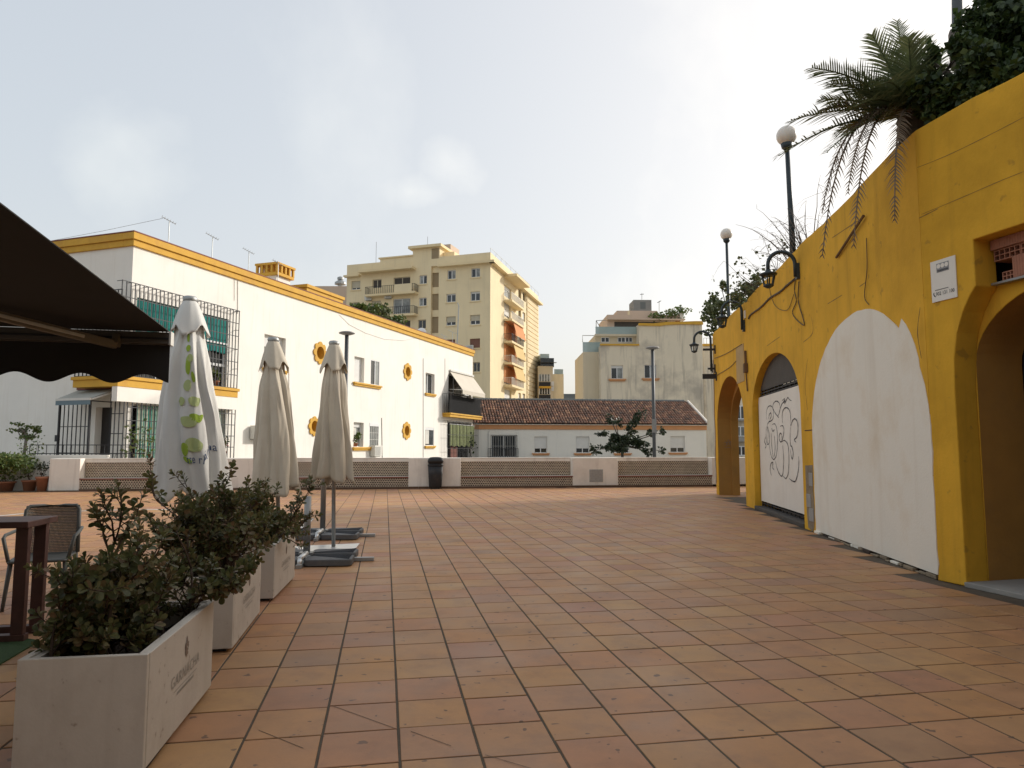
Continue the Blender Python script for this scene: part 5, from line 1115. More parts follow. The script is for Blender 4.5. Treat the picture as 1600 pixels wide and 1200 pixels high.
# block with glazed balconies right of the apartment block
gp = at(841, 580, 112); GB = Fr((gp.x, gp.y), (1, .08), (.08, -1))
gb_ = thing('glazed_block', 'lower block with dark glazed balconies right of the cream apartment block', 'building', GB.pt(3, -5, -.35))
def gr_(x0, x1, yt, yb): return GB.rect(x0, x1, yt, yb)
r = gr_(841, 864, 572, 630); MB().box(r[0], r[1], -9, 0, -.35, r[3], GB).build('wall', mt['pale_beige'], gb_)
r = gr_(864, 881.5, 584, 630); MB().box(r[0] + .01, r[1], -14, -.5, -.35, r[3], GB).build('wall', mt['apt_cream'], gb_)
r = gr_(845, 866, 559, 573); MB().box(r[0], r[1], -8, -.3, r[2], r[3], GB).build('glazed_terrace', mt['pane_dark'], gb_); r = gr_(846, 860, 551, 560); MB().box(r[0], r[1], -8, -1.5, r[2], r[3], GB).build('glass_room', mt['glass_aqua'], gb_)
r = gr_(844, 869, 567, 570); MB().box(r[0], r[1], -.2, .9, r[2] + .3, r[3], GB).build('canopy', mt['lamp_grey'], gb_)
for (x0, x1, y0, y1, m__) in ((842, 859, 585, 596, 'pane_pale'), (842, 860, 597, 605, 'iron_black'), (843, 859, 607, 616, 'pane_dark'), (842, 860, 617, 626, 'iron_black'), (862, 865, 596, 603, 'pane_dark'), (862, 865, 604, 611, 'pane_dark')):
    r = gr_(x0, x1, y0, y1); w = MB().box(r[0], r[1], .003, .06, r[2], r[3], GB).build('glazed_balcony', mt[m__], gb_)
    if m__ != 'iron_black':
        for i in range(5): q = r[0] + (r[1] - r[0]) * i / 4; MB().box(q - .05, q + .05, .061, .1, r[2], r[3], GB).build('glazing_bar', mt['pvc_white'], w)
r = gr_(842, 860, 604, 607); MB().box(r[0], r[1], .003, .7, r[2], r[3], GB).build('balcony_slab', mt['trim_orange'], gb_); r = gr_(867, 881, 576, 584); MB().box(r[0], r[1], -.8, -.75, r[2], r[3], GB).build('glass_rail', mt['glass_aqua'], gb_)
# faint roofs far away between the blocks
fr0 = at(895, 619, 190); fo = thing('far_roofs', 'dark flat roof far away in the gap between the blocks', 'building', (fr0.x, fr0.y, -.35)); MB().box(fr0.x - 9, fr0.x + 6, fr0.y, fr0.y + 10, -.35, fr0.z + .1).build('wall', mt['far_slate'], fo); MB().box(fr0.x - 3, fr0.x + 4, fr0.y + 1, fr0.y + 6, fr0.z + .1, fr0.z + .7).build('roof_room', mt['far_slate'], fo)

# ------------------------------------------------------------------ stained white building with terraces
SB = Fr(at(938, 600, 85)[:2], (1, .03), (.03, -1)); sb = thing('stained_building', 'weathered white building with orange roof edging and stepped glass terraces', 'building', SB.pt(6, -6, -.35))
def sr(x0, x1, yt, yb, n=0): return SB.rect(x0, x1, yt, yb, n)
L1 = sr(938.5, 999, 540, 640); R1 = sr(999, 1098.5, 507, 640)
sw = [sr(955, 973.5, 571, 592), sr(1007, 1025.5, 570, 591)]
m_ = MB(); holes_wall(m_, SB, L1[0], R1[1], -.35, L1[3], [(*r, .2) for r in sw], .2)
m_.quad(SB.pt(R1[0], 0, L1[3]), SB.pt(R1[1], 0, L1[3]), SB.pt(R1[1], 0, R1[3]), SB.pt(R1[0], 0, R1[3])); m_.quad(SB.pt(R1[0], 0, L1[3]), SB.pt(R1[0], -8, L1[3]), SB.pt(R1[0], -8, R1[3]), SB.pt(R1[0], 0, R1[3]))
m_.quad(SB.pt(R1[1], 0, -.35), SB.pt(R1[1], -10, -.35), SB.pt(R1[1], -10, R1[3]), SB.pt(R1[1], 0, R1[3])); m_.quad(SB.pt(L1[0], 0, L1[3]), SB.pt(R1[0], 0, L1[3]), SB.pt(R1[0], -8, L1[3]), SB.pt(L1[0], -8, L1[3])); m_.quad(SB.pt(R1[0], 0, R1[3] - .05), SB.pt(R1[1], 0, R1[3] - .05), SB.pt(R1[1], -10, R1[3] - .05), SB.pt(R1[0], -10, R1[3] - .05))
m_.quad(SB.pt(L1[0], 0, -.35), SB.pt(L1[0], -8, -.35), SB.pt(L1[0], -8, L1[3]), SB.pt(L1[0], 0, L1[3]))
m_.build('wall', mt['stained_white'], sb, fix=False)
for r, pn in zip(sw, (['pane_dark', 'pane_pale'], ['pane_dark', 'pane_pale'])): window(sb, SB, r, .2, 'pane', .2 if r is sw[0] else 0, 'shutter_pale', 1, fw=.07, panes=pn, sill=('band_salmon', .35, .2, .3))
MB().box(L1[0], R1[0] - .002, -.3, .15, L1[3], L1[3] + .2, SB).build('cornice', mt['trim_orange'], sb); 
# uneven orange edge of the higher part
P = [(R1[0] - .02, R1[3] - .16)]
for x, y in ((998, 505), (1020, 505.5), (1040, 503.5), (1060, 503), (1085, 502), (1097, 502), (1098.5, 507)): P.append(SB.px(x, y))
P += [(R1[1] + .05, R1[3] - .02), (R1[0] + 5.2, R1[3] + .02), (R1[0] + 3.4, R1[3] - .08), (R1[0] + 2.6, R1[3] - .2)]; MB().prism(P, -.3, .16, SB).build('cornice', mt['trim_orange'], sb)
r = sr(911.5, 938.3, 550, 640, -1.5); MB().box(r[0], r[1] + .6, -10, -1.5, -.35, r[3], SB).build('side_wing', mt['pale_beige'], sb); r2 = sr(910.5, 937.5, 534.5, 550, -1.5); MB().box(r2[0], r2[1], -1.55, -1.5, r2[2] + .01, r2[3], SB).build('glass_rail', mt['glass_aqua'], sb)
MB().tube([SB.pt(r2[0], -1.6, r2[3]), SB.pt(r2[0], -1.6, sr(910, 940, 524, 550, -1.5)[3]), SB.pt(r2[1], -1.6, sr(910, 940, 524, 550, -1.5)[3])], .05, 4).build('pergola_frame', mt['metal_white'], sb)
r = sr(931, 999, 522, 541, -1.2); MB().box(r[0], r[1], -9, -1.8, r[2] - .2, r[3], SB).build('terrace_storey', mt['pale_beige'], sb)
for a, b in ((939, 952), (965, 977), (977, 988)): q = sr(a, b, 527, 535, -1.78); window(sb, SB, (q[0], q[1], q[2], q[3]), -.0, 'pane_dark', 0, mull=1, fw=.07, n=-1.78)
r = sr(930.5, 997.5, 510.5, 522, -1.2); MB().box(r[0], r[1], -1.25, -1.2, r[2], r[3], SB).build('glass_rail', mt['glass_aqua'], sb); MB().box(r[0] - .1, r[1], -1.3, -1.15, r[2] - .25, r[2] - .005, SB).build('terrace_edge', mt['pale_beige'], sb)
r = sr(949, 1067, 492, 512, -5); MB().box(r[0], r[1], -12, -5, r[2] - 1, r[3], SB).build('upper_storey', mt['pale_pink'], sb); MB().box(r[0] + .9, r[1] - .4, -5.3, -4.98, r[2] - .2, r[2] + .75, SB).build('terrace_opening', mt['hoarding_dark'], sb); MB().box(r[0] - .2, r[1] + .1, -5, -4.2, r[2] + .9, r[2] + 1.05, SB).build('terrace_canopy', mt['pale_pink'], sb)
r = sr(964, 1027, 485.5, 493, -7); MB().box(r[0], r[1], -12, -7, r[2] - .4, r[3], SB).build('penthouse', mt['pale_pink'], sb); MB().box(r[0] + 1.4, r[0] + 1.7, -7.2, -6.95, r[2], r[3], SB).build('pilaster', mt['apt_cream'], sb)
r = sr(990, 1018, 468.5, 486, -8); MB().box(r[0], r[1], -11, -8, r[2] - .1, r[3], SB).build('water_tank', mt['tank_grey'], sb); MB().box(r[0] + .9, r[0] + 1.6, -8.02, -7.98, r[2] + .3, r[3] - .3, SB).build('tank_panel', mt['far_slate'], sb)
r = sr(1063, 1067.5, 486, 505, -4.6); MB().box(r[0], r[1], -5.2, -4.6, r[2], r[3], SB).build('chimney', mt['plaster_white'], sb); r = sr(1063, 1066.5, 479, 486, -4.6); MB().tube([SB.pt((r[0] + r[1]) / 2, -4.9, r[2]), SB.pt((r[0] + r[1]) / 2, -4.9, r[3])], .16).build('chimney_pipe', mt['tank_grey'], sb)
for x0, y0, x1, y1 in ((1003, 468, 1003, 458), (1000, 460, 1006, 459.5), (1030, 487, 1030, 470), (1027, 473, 1033, 470), (938, 512, 931.5, 501), (931.5, 501, 949, 500), (931.5, 512, 931.5, 501)):
    MB().tube([SB.pt(*(lambda q: (q[0], -6.5, q[1]))(SB.px(x0, y0, -6.5))), SB.pt(*(lambda q: (q[0], -6.5, q[1]))(SB.px(x1, y1, -6.5)))], .045, 4).build('roof_pole', mt['metal_galv'], sb)
for x, y, s, lab in ((1034, 505, 1.3, 'loose green shrub on the upper terrace of the stained building'), (1058, 496, 1.5, 'rounded green shrub beside the chimney of the stained building')):
    p = at(x, y, 90.5); pot_plant((p.x, p.y, p.z - .9), 2.0, 2.9, lab, 'leaf_fresh', True, 300, x, .3, .5, .4, group='shrubs on the terrace of the stained building', name='terrace_shrub')
rs = MB()
for x, y0, y1, w in ((1055, 508, 528, .5), (1033, 510, 520, .25)): pass
# block behind, seen past the end of the yellow wall and through its open arch
nb = Fr(at(1098, 600, 92)[:2], (1, .03), (.03, -1)); nbk = thing('pale_block', 'pale block with orange roof edge seen just past the far end of the yellow wall', 'building', nb.pt(5, -4, -.35))
r = nb.rect(1098.5, 1210, 541, 640); MB().box(r[0] + .1, r[1], -8, 0, -.35, r[3], nb).build('wall', mt['stained_white'], nbk); MB().box(r[0] + .1, r[1], -.3, .12, r[3] + .002, r[3] + .3, nb).build('cornice', mt['trim_orange'], nbk)
r = nb.rect(1100, 1118, 528, 539); q = bars(nb, r[0], r[1], r[2], r[3], -.1, .35, 1, .03); q.build('roof_railing', mt['metal_white'], nbk)
ar_ = at(1150, 690, 52); NF = Fr((ar_.x, ar_.y), (1, .05), (.05, -1)); nb2 = thing('arch_view_building', 'grey and white balcony front seen through the open arch of the yellow wall', 'building', NF.pt(3, -3, -.35))
def nr(x0, x1, yt, yb): return NF.rect(x0, x1, yt, yb)
r = nr(1146, 1290, 560, 730); MB().box(r[0], r[1], -6, 0, -.35, r[3], NF).build('wall', mt['stained_white'], nb2)
for (x0, x1, y0, y1, m__, nm) in ((1150, 1172, 634, 655, 'pane', 'window'), (1150, 1172, 666, 682, 'pane_pale', 'window'), (1152, 1172, 697, 712, 'pane_dark', 'window'), (1148, 1200, 655.5, 658, 'tank_grey', 'balcony_slab'), (1148, 1200, 683, 690, 'tank_grey', 'balcony_slab')):
    r = nr(x0, x1, y0, y1)
    if nm == 'window':
        for kk in range(3): window(nb2, NF, (r[0] + kk * 1.4, r[1] + kk * 1.4 - .1, r[2], r[3]), -.02, m__, 0, mull=2, fw=.06, n=.0)
    else: MB().box(r[0], r[1], .002, .5, r[2], r[3], NF).build(nm, mt[m__], nb2)

# ------------------------------------------------------------------ trees and plants
def tree(name, label, cat, base, trunk_h, r0, blobs, leaf, mat, n, seed, bark='bark', lean=(0, 0), group=None):
    rr = random.Random(seed); base = Vector(base); t = thing(name, label, cat, base, group=group); tr = MB()
    top = base + Vector((lean[0], lean[1], trunk_h)); tr.tube([base, (base + top) / 2 + Vector((rr.uniform(-.1, .1), 0, 0)), top], [r0, r0 * .8, r0 * .65], 8)
    f = MB(); vol = sum(b[1] * b[2] * b[3] for b in blobs)
    for (c, rx, ry, rz) in blobs:
        c = Vector(c); m = (top + c) / 2 + Vector((rr.uniform(-.2, .2), rr.uniform(-.2, .2), -.1)); tr.tube([top - Vector((0, 0, .2)), m, c], [r0 * .5, r0 * .3, r0 * .1], 5)
        k = max(6, int(9 * (rx * ry * rz) ** .33)); cnt = n * rx * ry * rz / vol
        for _ in range(k):                                   # leaf clumps on twigs inside the blob, gaps between
            d = Vector((rr.gauss(0, 1), rr.gauss(0, 1), rr.gauss(0, 1))).normalized() * rr.uniform(.35, 1); q = c + Vector((d.x * rx, d.y * ry, d.z * rz)); tr.tube([c, q], [r0 * .12, r0 * .04], 4)
            s = rr.uniform(.25, .5); leafblob(f, q, rx * s, ry * s, rz * s, max(4, int(cnt / k)), leaf, rr)
    tr.build('trunk', mt[bark], t, True); f.build('crown', mt[mat], t, fix=False); return t
b = at(972, 712, 45)
q = lambda x, y, Y: at(x, y, Y)
tree('round_tree', 'dark round-leaved tree behind the low wall in front of the tiled house', 'tree', (b.x, b.y, -.35), 2.2, .12,
     [(q(972, 690, 45), 1.1, .9, .7), (q(993, 655, 45), .35, .35, .5), (q(1004, 645, 45.2), .3, .3, .28), (q(962, 660, 44.8), .45, .4, .4), (q(953, 652, 45), .25, .25, .22), (q(942, 675, 45.2), .45, .4, .3), (q(932, 703, 45), .45, .4, .32), (q(955, 700, 44.6), .6, .5, .4), (q(1000, 690, 45), .6, .5, .45), (q(1018, 676, 45.3), .4, .35, .25), (q(1035, 675, 45), .38, .3, .25), (q(1013, 705, 45), .5, .4, .3), (q(986, 672, 45), .45, .4, .5), (q(1036, 705, 44.8), .3, .3, .25)], .15, 'leaf_round', 3600, 5, 'bark')
# leafy trees beyond the wall around the globe lamps
b = at(1135, 600, 33)
tree('leafy_tree', 'loose grey-green tree behind the farther globe lamp and the far end of the yellow wall', 'tree', (b.x + 1.2, b.y, -.35), 4.6, .16,
     [(q(1130, 487, 33), 1.0, 1.2, .75), (q(1105, 497, 33), .5, .5, .4), (q(1112, 470, 33.5), .55, .5, .5), (q(1128, 452, 33), .5, .5, .45), (q(1165, 455, 33), .6, .7, .6), (q(1150, 480, 32.5), .9, .8, .7), (q(1185, 445, 33), .6, .6, .5), (q(1120, 515, 33), .6, .6, .4), (q(1150, 510, 33), .9, .8, .6)], .17, 'leaf_mid', 2300, 9, 'bark_grey')
rr = random.Random(15)
def bare_shrub(label, base, tips, seed, r0=.03, droop=.5, m='bark_grey', name='bare_shrub', cat='shrub', leaves=0):
    rr = random.Random(seed); t = thing(name, label, cat, base); br_ = MB(); base = Vector(base); lf = MB()
    for tp in tips:
        for k in range(5):
            e = Vector(tp) + Vector((rr.gauss(0, .3), rr.gauss(0, .4), rr.gauss(0, .25))); mid = (base + e) / 2 + Vector((rr.gauss(0, .15), 0, droop * (e - base).length * .5)); P = []
            for i in range(9): s = i / 8; P.append(base * (1 - s) ** 2 + mid * 2 * s * (1 - s) + e * s * s + Vector((rr.gauss(0, .012), 0, rr.gauss(0, .012))))
            br_.tube(P, [r0 * (1 - .85 * i / 8) for i in range(9)], 4)
            for _ in range(5):
                i = rr.randint(3, 8); p = P[i]; g_ = p + Vector((rr.gauss(0, .22), rr.gauss(0, .2), rr.uniform(-.35, .15))); br_.tube([p, (p + g_) / 2 + Vector((0, 0, .05)), g_], [r0 * .25, r0 * .18, r0 * .1], 3)
                if leaves: leafblob(lf, g_, .1, .1, .08, leaves, .09, rr)
    br_.build('branches', mt[m], t)
    if leaves: lf.build('leaves', mt['leaf_mid'], t, fix=False)
b = at(1262, 388, 14.6); bare_shrub('wispy leafless shrub with drooping twigs beside the nearer globe lamp', (b.x + .1, b.y, TZ), [q(1190, 395, 14.6), q(1200, 365, 14.6), q(1215, 350, 14.6), q(1240, 345, 14.8), q(1268, 340, 14.6), q(1285, 350, 14.4), q(1225, 375, 14.3)], 3, .016, .5)
b = at(1212, 430, 17.5); bare_shrub('twiggy shrub with few leaves above the wall between the globe lamps', (b.x + .3, b.y, TZ), [q(1145, 425, 17.5), q(1165, 430, 17.5), q(1186, 417, 17.5), q(1215, 412, 17.5), q(1160, 455, 17.3), q(1228, 395, 17)], 5, .016, .15, 'twig', name='twiggy_shrub', leaves=3)
# dense dark tree upper right
PY = 8.0
blobs = []
for (x, y, Y, rx, ry, rz) in ((1480, 110, 8.2, .38, .5, .4), (1500, 150, 8.0, .42, .5, .36), (1545, 90, 7.8, .48, .5, .48), (1590, 60, 7.8, .5, .6, .5), (1560, 20, 8.0, .3, .4, .35), (1598, 110, 7.4, .4, .5, .34), (1545, 130, 7.7, .36, .45, .3), (1640, 60, 7.6, .6, .6, .6), (1520, 45, 8.3, .26, .3, .26), (1465, 150, 8.6, .28, .4, .3), (1585, -10, 8, .35, .4, .3), (1660, -20, 7.8, .6, .6, .5), (1455, 95, 8.5, .2, .25, .22), (1700, 90, 7.2, .6, .6, .5)):
    blobs.append((q(x, y, Y), rx, ry, rz))
b = q(1560, 180, 7.9); tree('dark_tree', 'dense dark green tree overhanging the top of the yellow wall beside the palm', 'tree', (b.x + .25, b.y + .3, TZ), .7, .14, blobs, .075, 'leaf_dark', 26000, 12)
b = q(1497, 90, 9.2); pp = thing('utility_pole', 'thick grey pole rising out of the dark tree', 'pole', (b.x, b.y, TZ)); MB().tube([(b.x, b.y, TZ), q(1496, 40, 9.2), q(1495, -60, 9.2)], [.085, .07, .065], 10).build('shaft', mt['lamp_grey'], pp, True); MB().lathe([(.09, 0), (.1, .05), (.1, .5), (.085, .55)], 10, (b.x, b.y, b.z - .15)).build('sleeve', mt['bark_grey'], pp)
# palm
pc_ = q(1428, 195, 8.85); palm = thing('palm_tree', 'date palm with green fronds and hanging dead brown ones on top of the yellow wall', 'palm tree', (pc_.x, pc_.y, TZ))
tk = MB(); zz = TZ; k = 0
while zz < pc_.z + .1: tk.lathe([(.17, 0), (.21, .09), (.16, .1)], 10, (pc_.x, pc_.y, zz)); zz += .1
tk.build('trunk', mt['bark'], palm)
def frond(tip, arch, mat, seed, L=.34, n=60, start=None, wid=1.0):
    rr = random.Random(seed); p0 = Vector(start) if start else pc_ + Vector((0, 0, .1)); p2 = Vector(tip); ln = (p2 - p0).length
    p1 = (p0 + p2) / 2 + Vector((0, 0, arch * ln))
    if mat == 'palm_brown' and p2.z < p0.z: p1 = Vector((p0.x * .25 + p2.x * .75, p0.y * .25 + p2.y * .75, p0.z + arch * .5))
    b = MB(); P = []
    for i in range(n + 1): s = i / n; P.append(p0 * (1 - s) ** 2 + p1 * 2 * s * (1 - s) + p2 * s * s)
    b.tube(P[::4] + [P[-1]], [.022 * (1 - .8 * i / (len(P[::4]))) for i in range(len(P[::4]) + 1)], 5)
    for i in range(5, n + 1):
        t = (P[i] - P[i - 1]).normalized(); sd = t.cross(Vector((0, 0, 1)))
        if sd.length < .2: sd = t.cross(Vector((0, 1, 0)))
        sd.normalize(); up = sd.cross(t); s = i / n; l = L * wid * (math.sin(math.pi * min(1, .12 + .85 * s)) ** .6) * rr.uniform(.85, 1.1)
        for sg in (-1, 1):
            if mat == 'palm_brown' and rr.random() < .12: continue
            br_ = mat == 'palm_brown'; d = (sd * sg * (.62 if br_ else .66) + t * (.9 if br_ else .68) + up * rr.uniform(-.1, .3)).normalized(); e = P[i] + d * l + Vector((0, 0, -l * (.15 if br_ else .10))); m = P[i] + d * l * .5; w = .0125 if mat == 'palm_green' else .013
            b.add([P[i] - t * w, P[i] + t * w, m + t * w * .9 + up * .004, e, m - t * w * .9], [(0, 1, 2, 4), (4, 2, 3)])
    return b.build('frond', mt[mat], palm, fix=False, label='dead brown frond hanging down' if mat == 'palm_brown' else None)
F_ = [(1270, 106, 8.3, .16, 'palm_green'), (1238, 188, 8.5, .14, 'palm_green'), (1218, 243, 8.4, .17, 'palm_green'), (1292, 238, 8.2, .2, 'palm_green'), (1285, 155, 8.9, .12, 'palm_green'), (1285, 172, 8.6, .3, 'palm_brown'), (1363, 55, 8.6, .05, 'palm_green'), (1402, 34, 8.9, .02, 'palm_green'), (1440, 62, 9.2, .02, 'palm_green'), (1420, 60, 8.2, .05, 'palm_green'), (1385, 85, 9.5, .03, 'palm_green'), (1330, 110, 9.6, .12, 'palm_green'), (1470, 80, 9.6, .08, 'palm_green'), (1380, 130, 7.9, .25, 'palm_green'), (1500, 130, 9.8, .2, 'palm_green'), (1460, 110, 8.3, .2, 'palm_green'), (1340, 165, 8.0, .2, 'palm_green'), (1405, 110, 10.2, .1, 'palm_green'), (1310, 205, 9.2, .2, 'palm_green'), (1350, 140, 8.8, .1, 'palm_green'), (1430, 110, 8.7, .05, 'palm_green'), (1395, 150, 8.5, .1, 'palm_green'), (1300, 130, 8.6, .14, 'palm_green'), (1360, 190, 8.3, .22, 'palm_green'),
      (1285, 398, 8.2, .62, 'palm_brown'), (1334, 382, 8.0, .55, 'palm_brown'), (1398, 342, 7.95, .30, 'palm_brown'), (1285, 330, 8.5, .5, 'palm_brown'), (1325, 300, 8.1, .4, 'palm_brown')]
for k, (x, y, Y, a, m__) in enumerate(F_): frond(q(x, y, Y), a, m__, 100 + k, .43 if m__ == 'palm_green' else .27, 46 if m__ == 'palm_green' else 60)
# plants by the white garden wall, far left
def bush(label, c, w, h, mat, n, seed, pot=True, name='bush', ls=.1): return pot_plant(c, h, w, label, mat, pot, n, seed, ls, .34, .3, group='plants beside the white garden wall', name=name)
g0 = LOWW.pt(-1.6, -.45, -.007); bush('feathery bright green bush at the left end of the plaza', (g0.x, g0.y, -.007), 1.9, 1.35, 'leaf_fresh', 3600, 81, True, 'feathery_bush', .085)
g0 = LOWW.pt(-2.7, -.25, -.007); bush('large green bush at the far left edge beside the garden wall', (g0.x, g0.y, -.007), 1.8, 1.25, 'leaf_fresh', 3000, 82, True, 'feathery_bush', .085)
g0 = LOWW.pt(-.85, -.5, -.007); pot_plant((g0.x, g0.y, -.007), .75, .45, 'clay pot with a thin twiggy plant near the end of the bench wall', 'leaf_mid', True, 50, 83, .08, .38, .24, group='pots at the end of the bench wall')
g0 = LOWW.pt(-.25, -.1, -.007); pot_plant((g0.x, g0.y, -.007), .95, .5, 'tall clay pot with a dark rounded plant touching the end of the bench wall', 'leaf_round', True, 160, 84, .07, .52, .2, group='pots at the end of the bench wall')
b = q(40, 745, 26.3); tree('small_tree', 'small sparse tree in front of the shaded end face of the white building', 'tree', (b.x - .05, b.y, -.3), 2.3, .075, [(q(27, 672, 26.3), .35, .3, .12), (q(45, 665, 26.2), .4, .35, .12), (q(60, 670, 26.4), .3, .25, .12), (q(35, 682, 26.4), .3, .3, .1), (q(48, 682, 26.2), .25, .25, .1), (q(22, 662, 26.2), .25, .2, .08)], .09, 'leaf_fresh', 420, 91, 'bark_grey')
b = q(47, 735, 26.1); bare = pot_plant((b.x, b.y, -.007), 1.9, .8, 'leafy climber round the foot of the small sparse tree', 'leaf_fresh', False, 200, 92, .08, group=None, name='climber')
# ------------------------------------------------------------------ closed parasols
def parasol(label, base, top, zc0, zc1, r_bot, mat, seed, capR, folds_=8, hem=.16, polem='metal_grey', deco=None, twist=.0, widen=1.0, pole_r=.03):
    """base and top are points of the mast; the furled canopy hangs between heights zc0 (hem) and zc1 (tip)"""
    rr = random.Random(seed); base, top = Vector(base), Vector(top); t = thing('parasol', label, 'parasol', base, group='closed parasols'); ax = (top - base)
    def axis(z): return base + ax * ((z - base.z) / ax.z)
    ph = [rr.uniform(0, 6.28) for _ in range(6)]; fa = [rr.uniform(.6, 1.3) for _ in range(folds_)]; hm = [rr.uniform(-1, 1) for _ in range(folds_)]
    def surf(a, b):
        """a round the canopy 0..1, b from hem 0 to tip 1"""
        w = a * 2 * math.pi; k = folds_ * (a + .03 * math.sin(2 * w + ph[4]) + .018 * math.sin(5 * w + ph[5]) + .03 * math.sin(ph[4]) * 0); k = k % folds_; i = int(k) % folds_; f = k - int(k)
        tri = 1 - abs(2 * f - 1); sharp = tri ** .8
        h0 = zc0 + hem * (.7 * hm[i] * tri + .45 * (1 - tri)) * (1 - 0) ; z = h0 + (zc1 - h0) * b
        s = (zc1 - z) / (zc1 - zc0); Rb = .075 + (r_bot - .075) * (min(1, max(0, s)) ** .8)
        Rb *= 1 + .10 * math.exp(-((s - .28) / .12) ** 2) - .06 * math.exp(-((s - .2) / .05) ** 2)
        amp = .36 * fa[i] * min(1, s * 2.2 + .15)
        r = Rb * (1 - amp * (1 - sharp)) * (1 + .05 * math.sin(3 * w + ph[0] + 3 * b) + .045 * math.sin(7 * w + ph[1] - 6 * b) + .02 * math.sin(17 * w + 11 * b + ph[2]) + .016 * math.sin(29 * w - 19 * b + ph[3]) * math.sin(13 * b + ph[0]))
        w2 = w + twist * (1 - b) + .22 * math.sin(5 * b + ph[3]) * (1 - b) + .06 * math.sin(9 * b + 3 * w)
        c = axis(z); return c + Vector((r * math.cos(w2) * widen, r * math.sin(w2), 0))
    MB().grid(surf, folds_ * 14, 44, wrap=True).build('canopy', mt[mat], t, True, fix=False).modifiers.new('thick', 'SOLIDIFY').thickness = .006
    def cap(a, b):
        w = a * 2 * math.pi; s = 1 - b; hz = .085 * math.sin(4 * w + ph[4]) * s * s + .03 * math.sin(9 * w + ph[5]) * s
        r = .06 + (capR - .06) * s ** .75 * (1 + .10 * math.sin(4 * w + ph[4] + 1.2) * s + .05 * math.sin(7 * w + ph[1]) * s); z = zc1 - .40 * s + .03 - hz * .7
        c = axis(z); return c + Vector((r * math.cos(w), r * math.sin(w), 0))
    MB().grid(cap, 64, 14, wrap=True).build('top_flap', mt[mat], t, True, fix=False).modifiers.new('thick', 'SOLIDIFY').thickness = .005
    MB().lathe([(.03, -.02), (.075, .0), (.085, .04), (.07, .07), (.02, .08)], 14, axis(zc1)).build('finial', mt['metal_galv'], t, True)
    MB().tube([base, top], pole_r, 12).build('pole', mt[polem], t, True)
    def band(a, b):
        p = surf(a, .70 + .012 * math.sin(a * 12.5) + .028 * b); c = axis(p.z); v = Vector((p.x - c.x, p.y - c.y, 0)); return c + v.normalized() * (v.length * .55 + .055) 
    MB().grid(band, 72, 2, wrap=True).build('tie_strap', mt[mat], t, True, fix=False).modifiers.new('thick', 'SOLIDIFY').thickness = .004
    if deco: deco(t, surf)
    return t, surf
# white one with leaf print
UY = 8.4
ut = q(297, 470, UY); ub_ = (q(302, 700, UY).x, UY, 0)
def deco1(t, surf):
    cam_a = .75 + .05                                           # side that faces the plaza entrance
    def decal(pts, m, nm, eps):
        c = [sum(p[i] for p in pts) / len(pts) for i in (0, 1)]; V = []; K = 4
        rings = [[(c[0] + (p[0] - c[0]) * s / K, c[1] + (p[1] - c[1]) * s / K) for p in pts] for s in range(1, K + 1)]
        def P(a, b):
            p = surf(a, b); n = Vector((p.x - ut.x, p.y - UY, 0)).normalized(); return p + n * eps
        V = [P(*c)] + [P(*x) for r in rings for x in r]; k = len(pts); F = [(0, 1 + i, 1 + (i + 1) % k) for i in range(k)]
        for s in range(K - 1): F += [(1 + s * k + i, 1 + s * k + (i + 1) % k, 1 + (s + 1) * k + (i + 1) % k, 1 + (s + 1) * k + i) for i in range(k)]
        return V, F
    def leaf(a, b, wa, hb, rot, sharp=1.0):
        P = []
        for i in range(20):
            w = 2 * math.pi * i / 20; r = 1 - .35 * abs(math.sin(w / 2)) ** 8 * sharp; x, y = math.cos(w) * r, math.sin(w) * .62 * r
            P.append((a + wa * (x * math.cos(rot) - y * math.sin(rot)), b + hb * (x * math.sin(rot) + y * math.cos(rot))))
        return P
    for nm, m__, L in (('leaf_print', 'leaf_print_dark', [(.02, .80, .022, .028, 1.4), (.016, .745, .025, .024, .6), (.01, .65, .03, .055, 1.2), (.05, .40, .04, .03, .2), (-.03, .22, .03, .042, .9), (-.02, .175, .028, .02, 0), (.055, .60, .02, .03, 2.0)]), ('pale_leaf_print', 'leaf_print_pale', [(.03, .695, .028, .03, .5), (.0, .55, .035, .035, 1.0), (.045, .48, .04, .035, .4), (.0, .37, .045, .04, .3), (.025, .26, .045, .05, .4), (.05, .85, .02, .025, 1.2), (-.045, .46, .03, .03, .8)])):
        for (a, b, wa, hb, ro) in L: V, F = decal(leaf(cam_a + a * .8, b, wa * 1.05, hb * 1.1, ro), mt[m__], nm, .012); MB().add(V, F).build(nm, mt[m__], t, fix=False)
    vs, fs = text_mesh('ste rÁma', 1.0, 1.05); V = []
    for v in vs:
        a = cam_a + .055 + v.x * .036; b = .20 + v.y * .06 + .012 * v.x
        p = surf(a % 1, b); n = Vector((p.x - ut.x, p.y - UY, 0)).normalized(); V.append(p + n * .014)
    MB().add(V, fs).build('lettering', mt['print_navy'], t, fix=False)
p1, sf1 = parasol('closed white parasol printed with green leaves, the biggest one', (ub_[0], UY, .0), (ut.x, UY, ut.z), q(297, 775, UY).z, ut.z - .02, .47, 'canvas_white', 4, .215, 8, .22, deco=deco1)
U2Y = 10.3; b2, t2 = q(437, 850, U2Y), q(427, 535, U2Y)
parasol('closed tan parasol between the white parasol and the other tan one, slightly leaning', (b2.x, U2Y, 0), (t2.x, U2Y, t2.z), q(430, 775, U2Y).z, t2.z, .38, 'canvas_tan', 9, .20, 7, .26, twist=.25)
U3Y = 10.95; b3, t3 = gnd(521, 856), q(522, 540, U3Y)
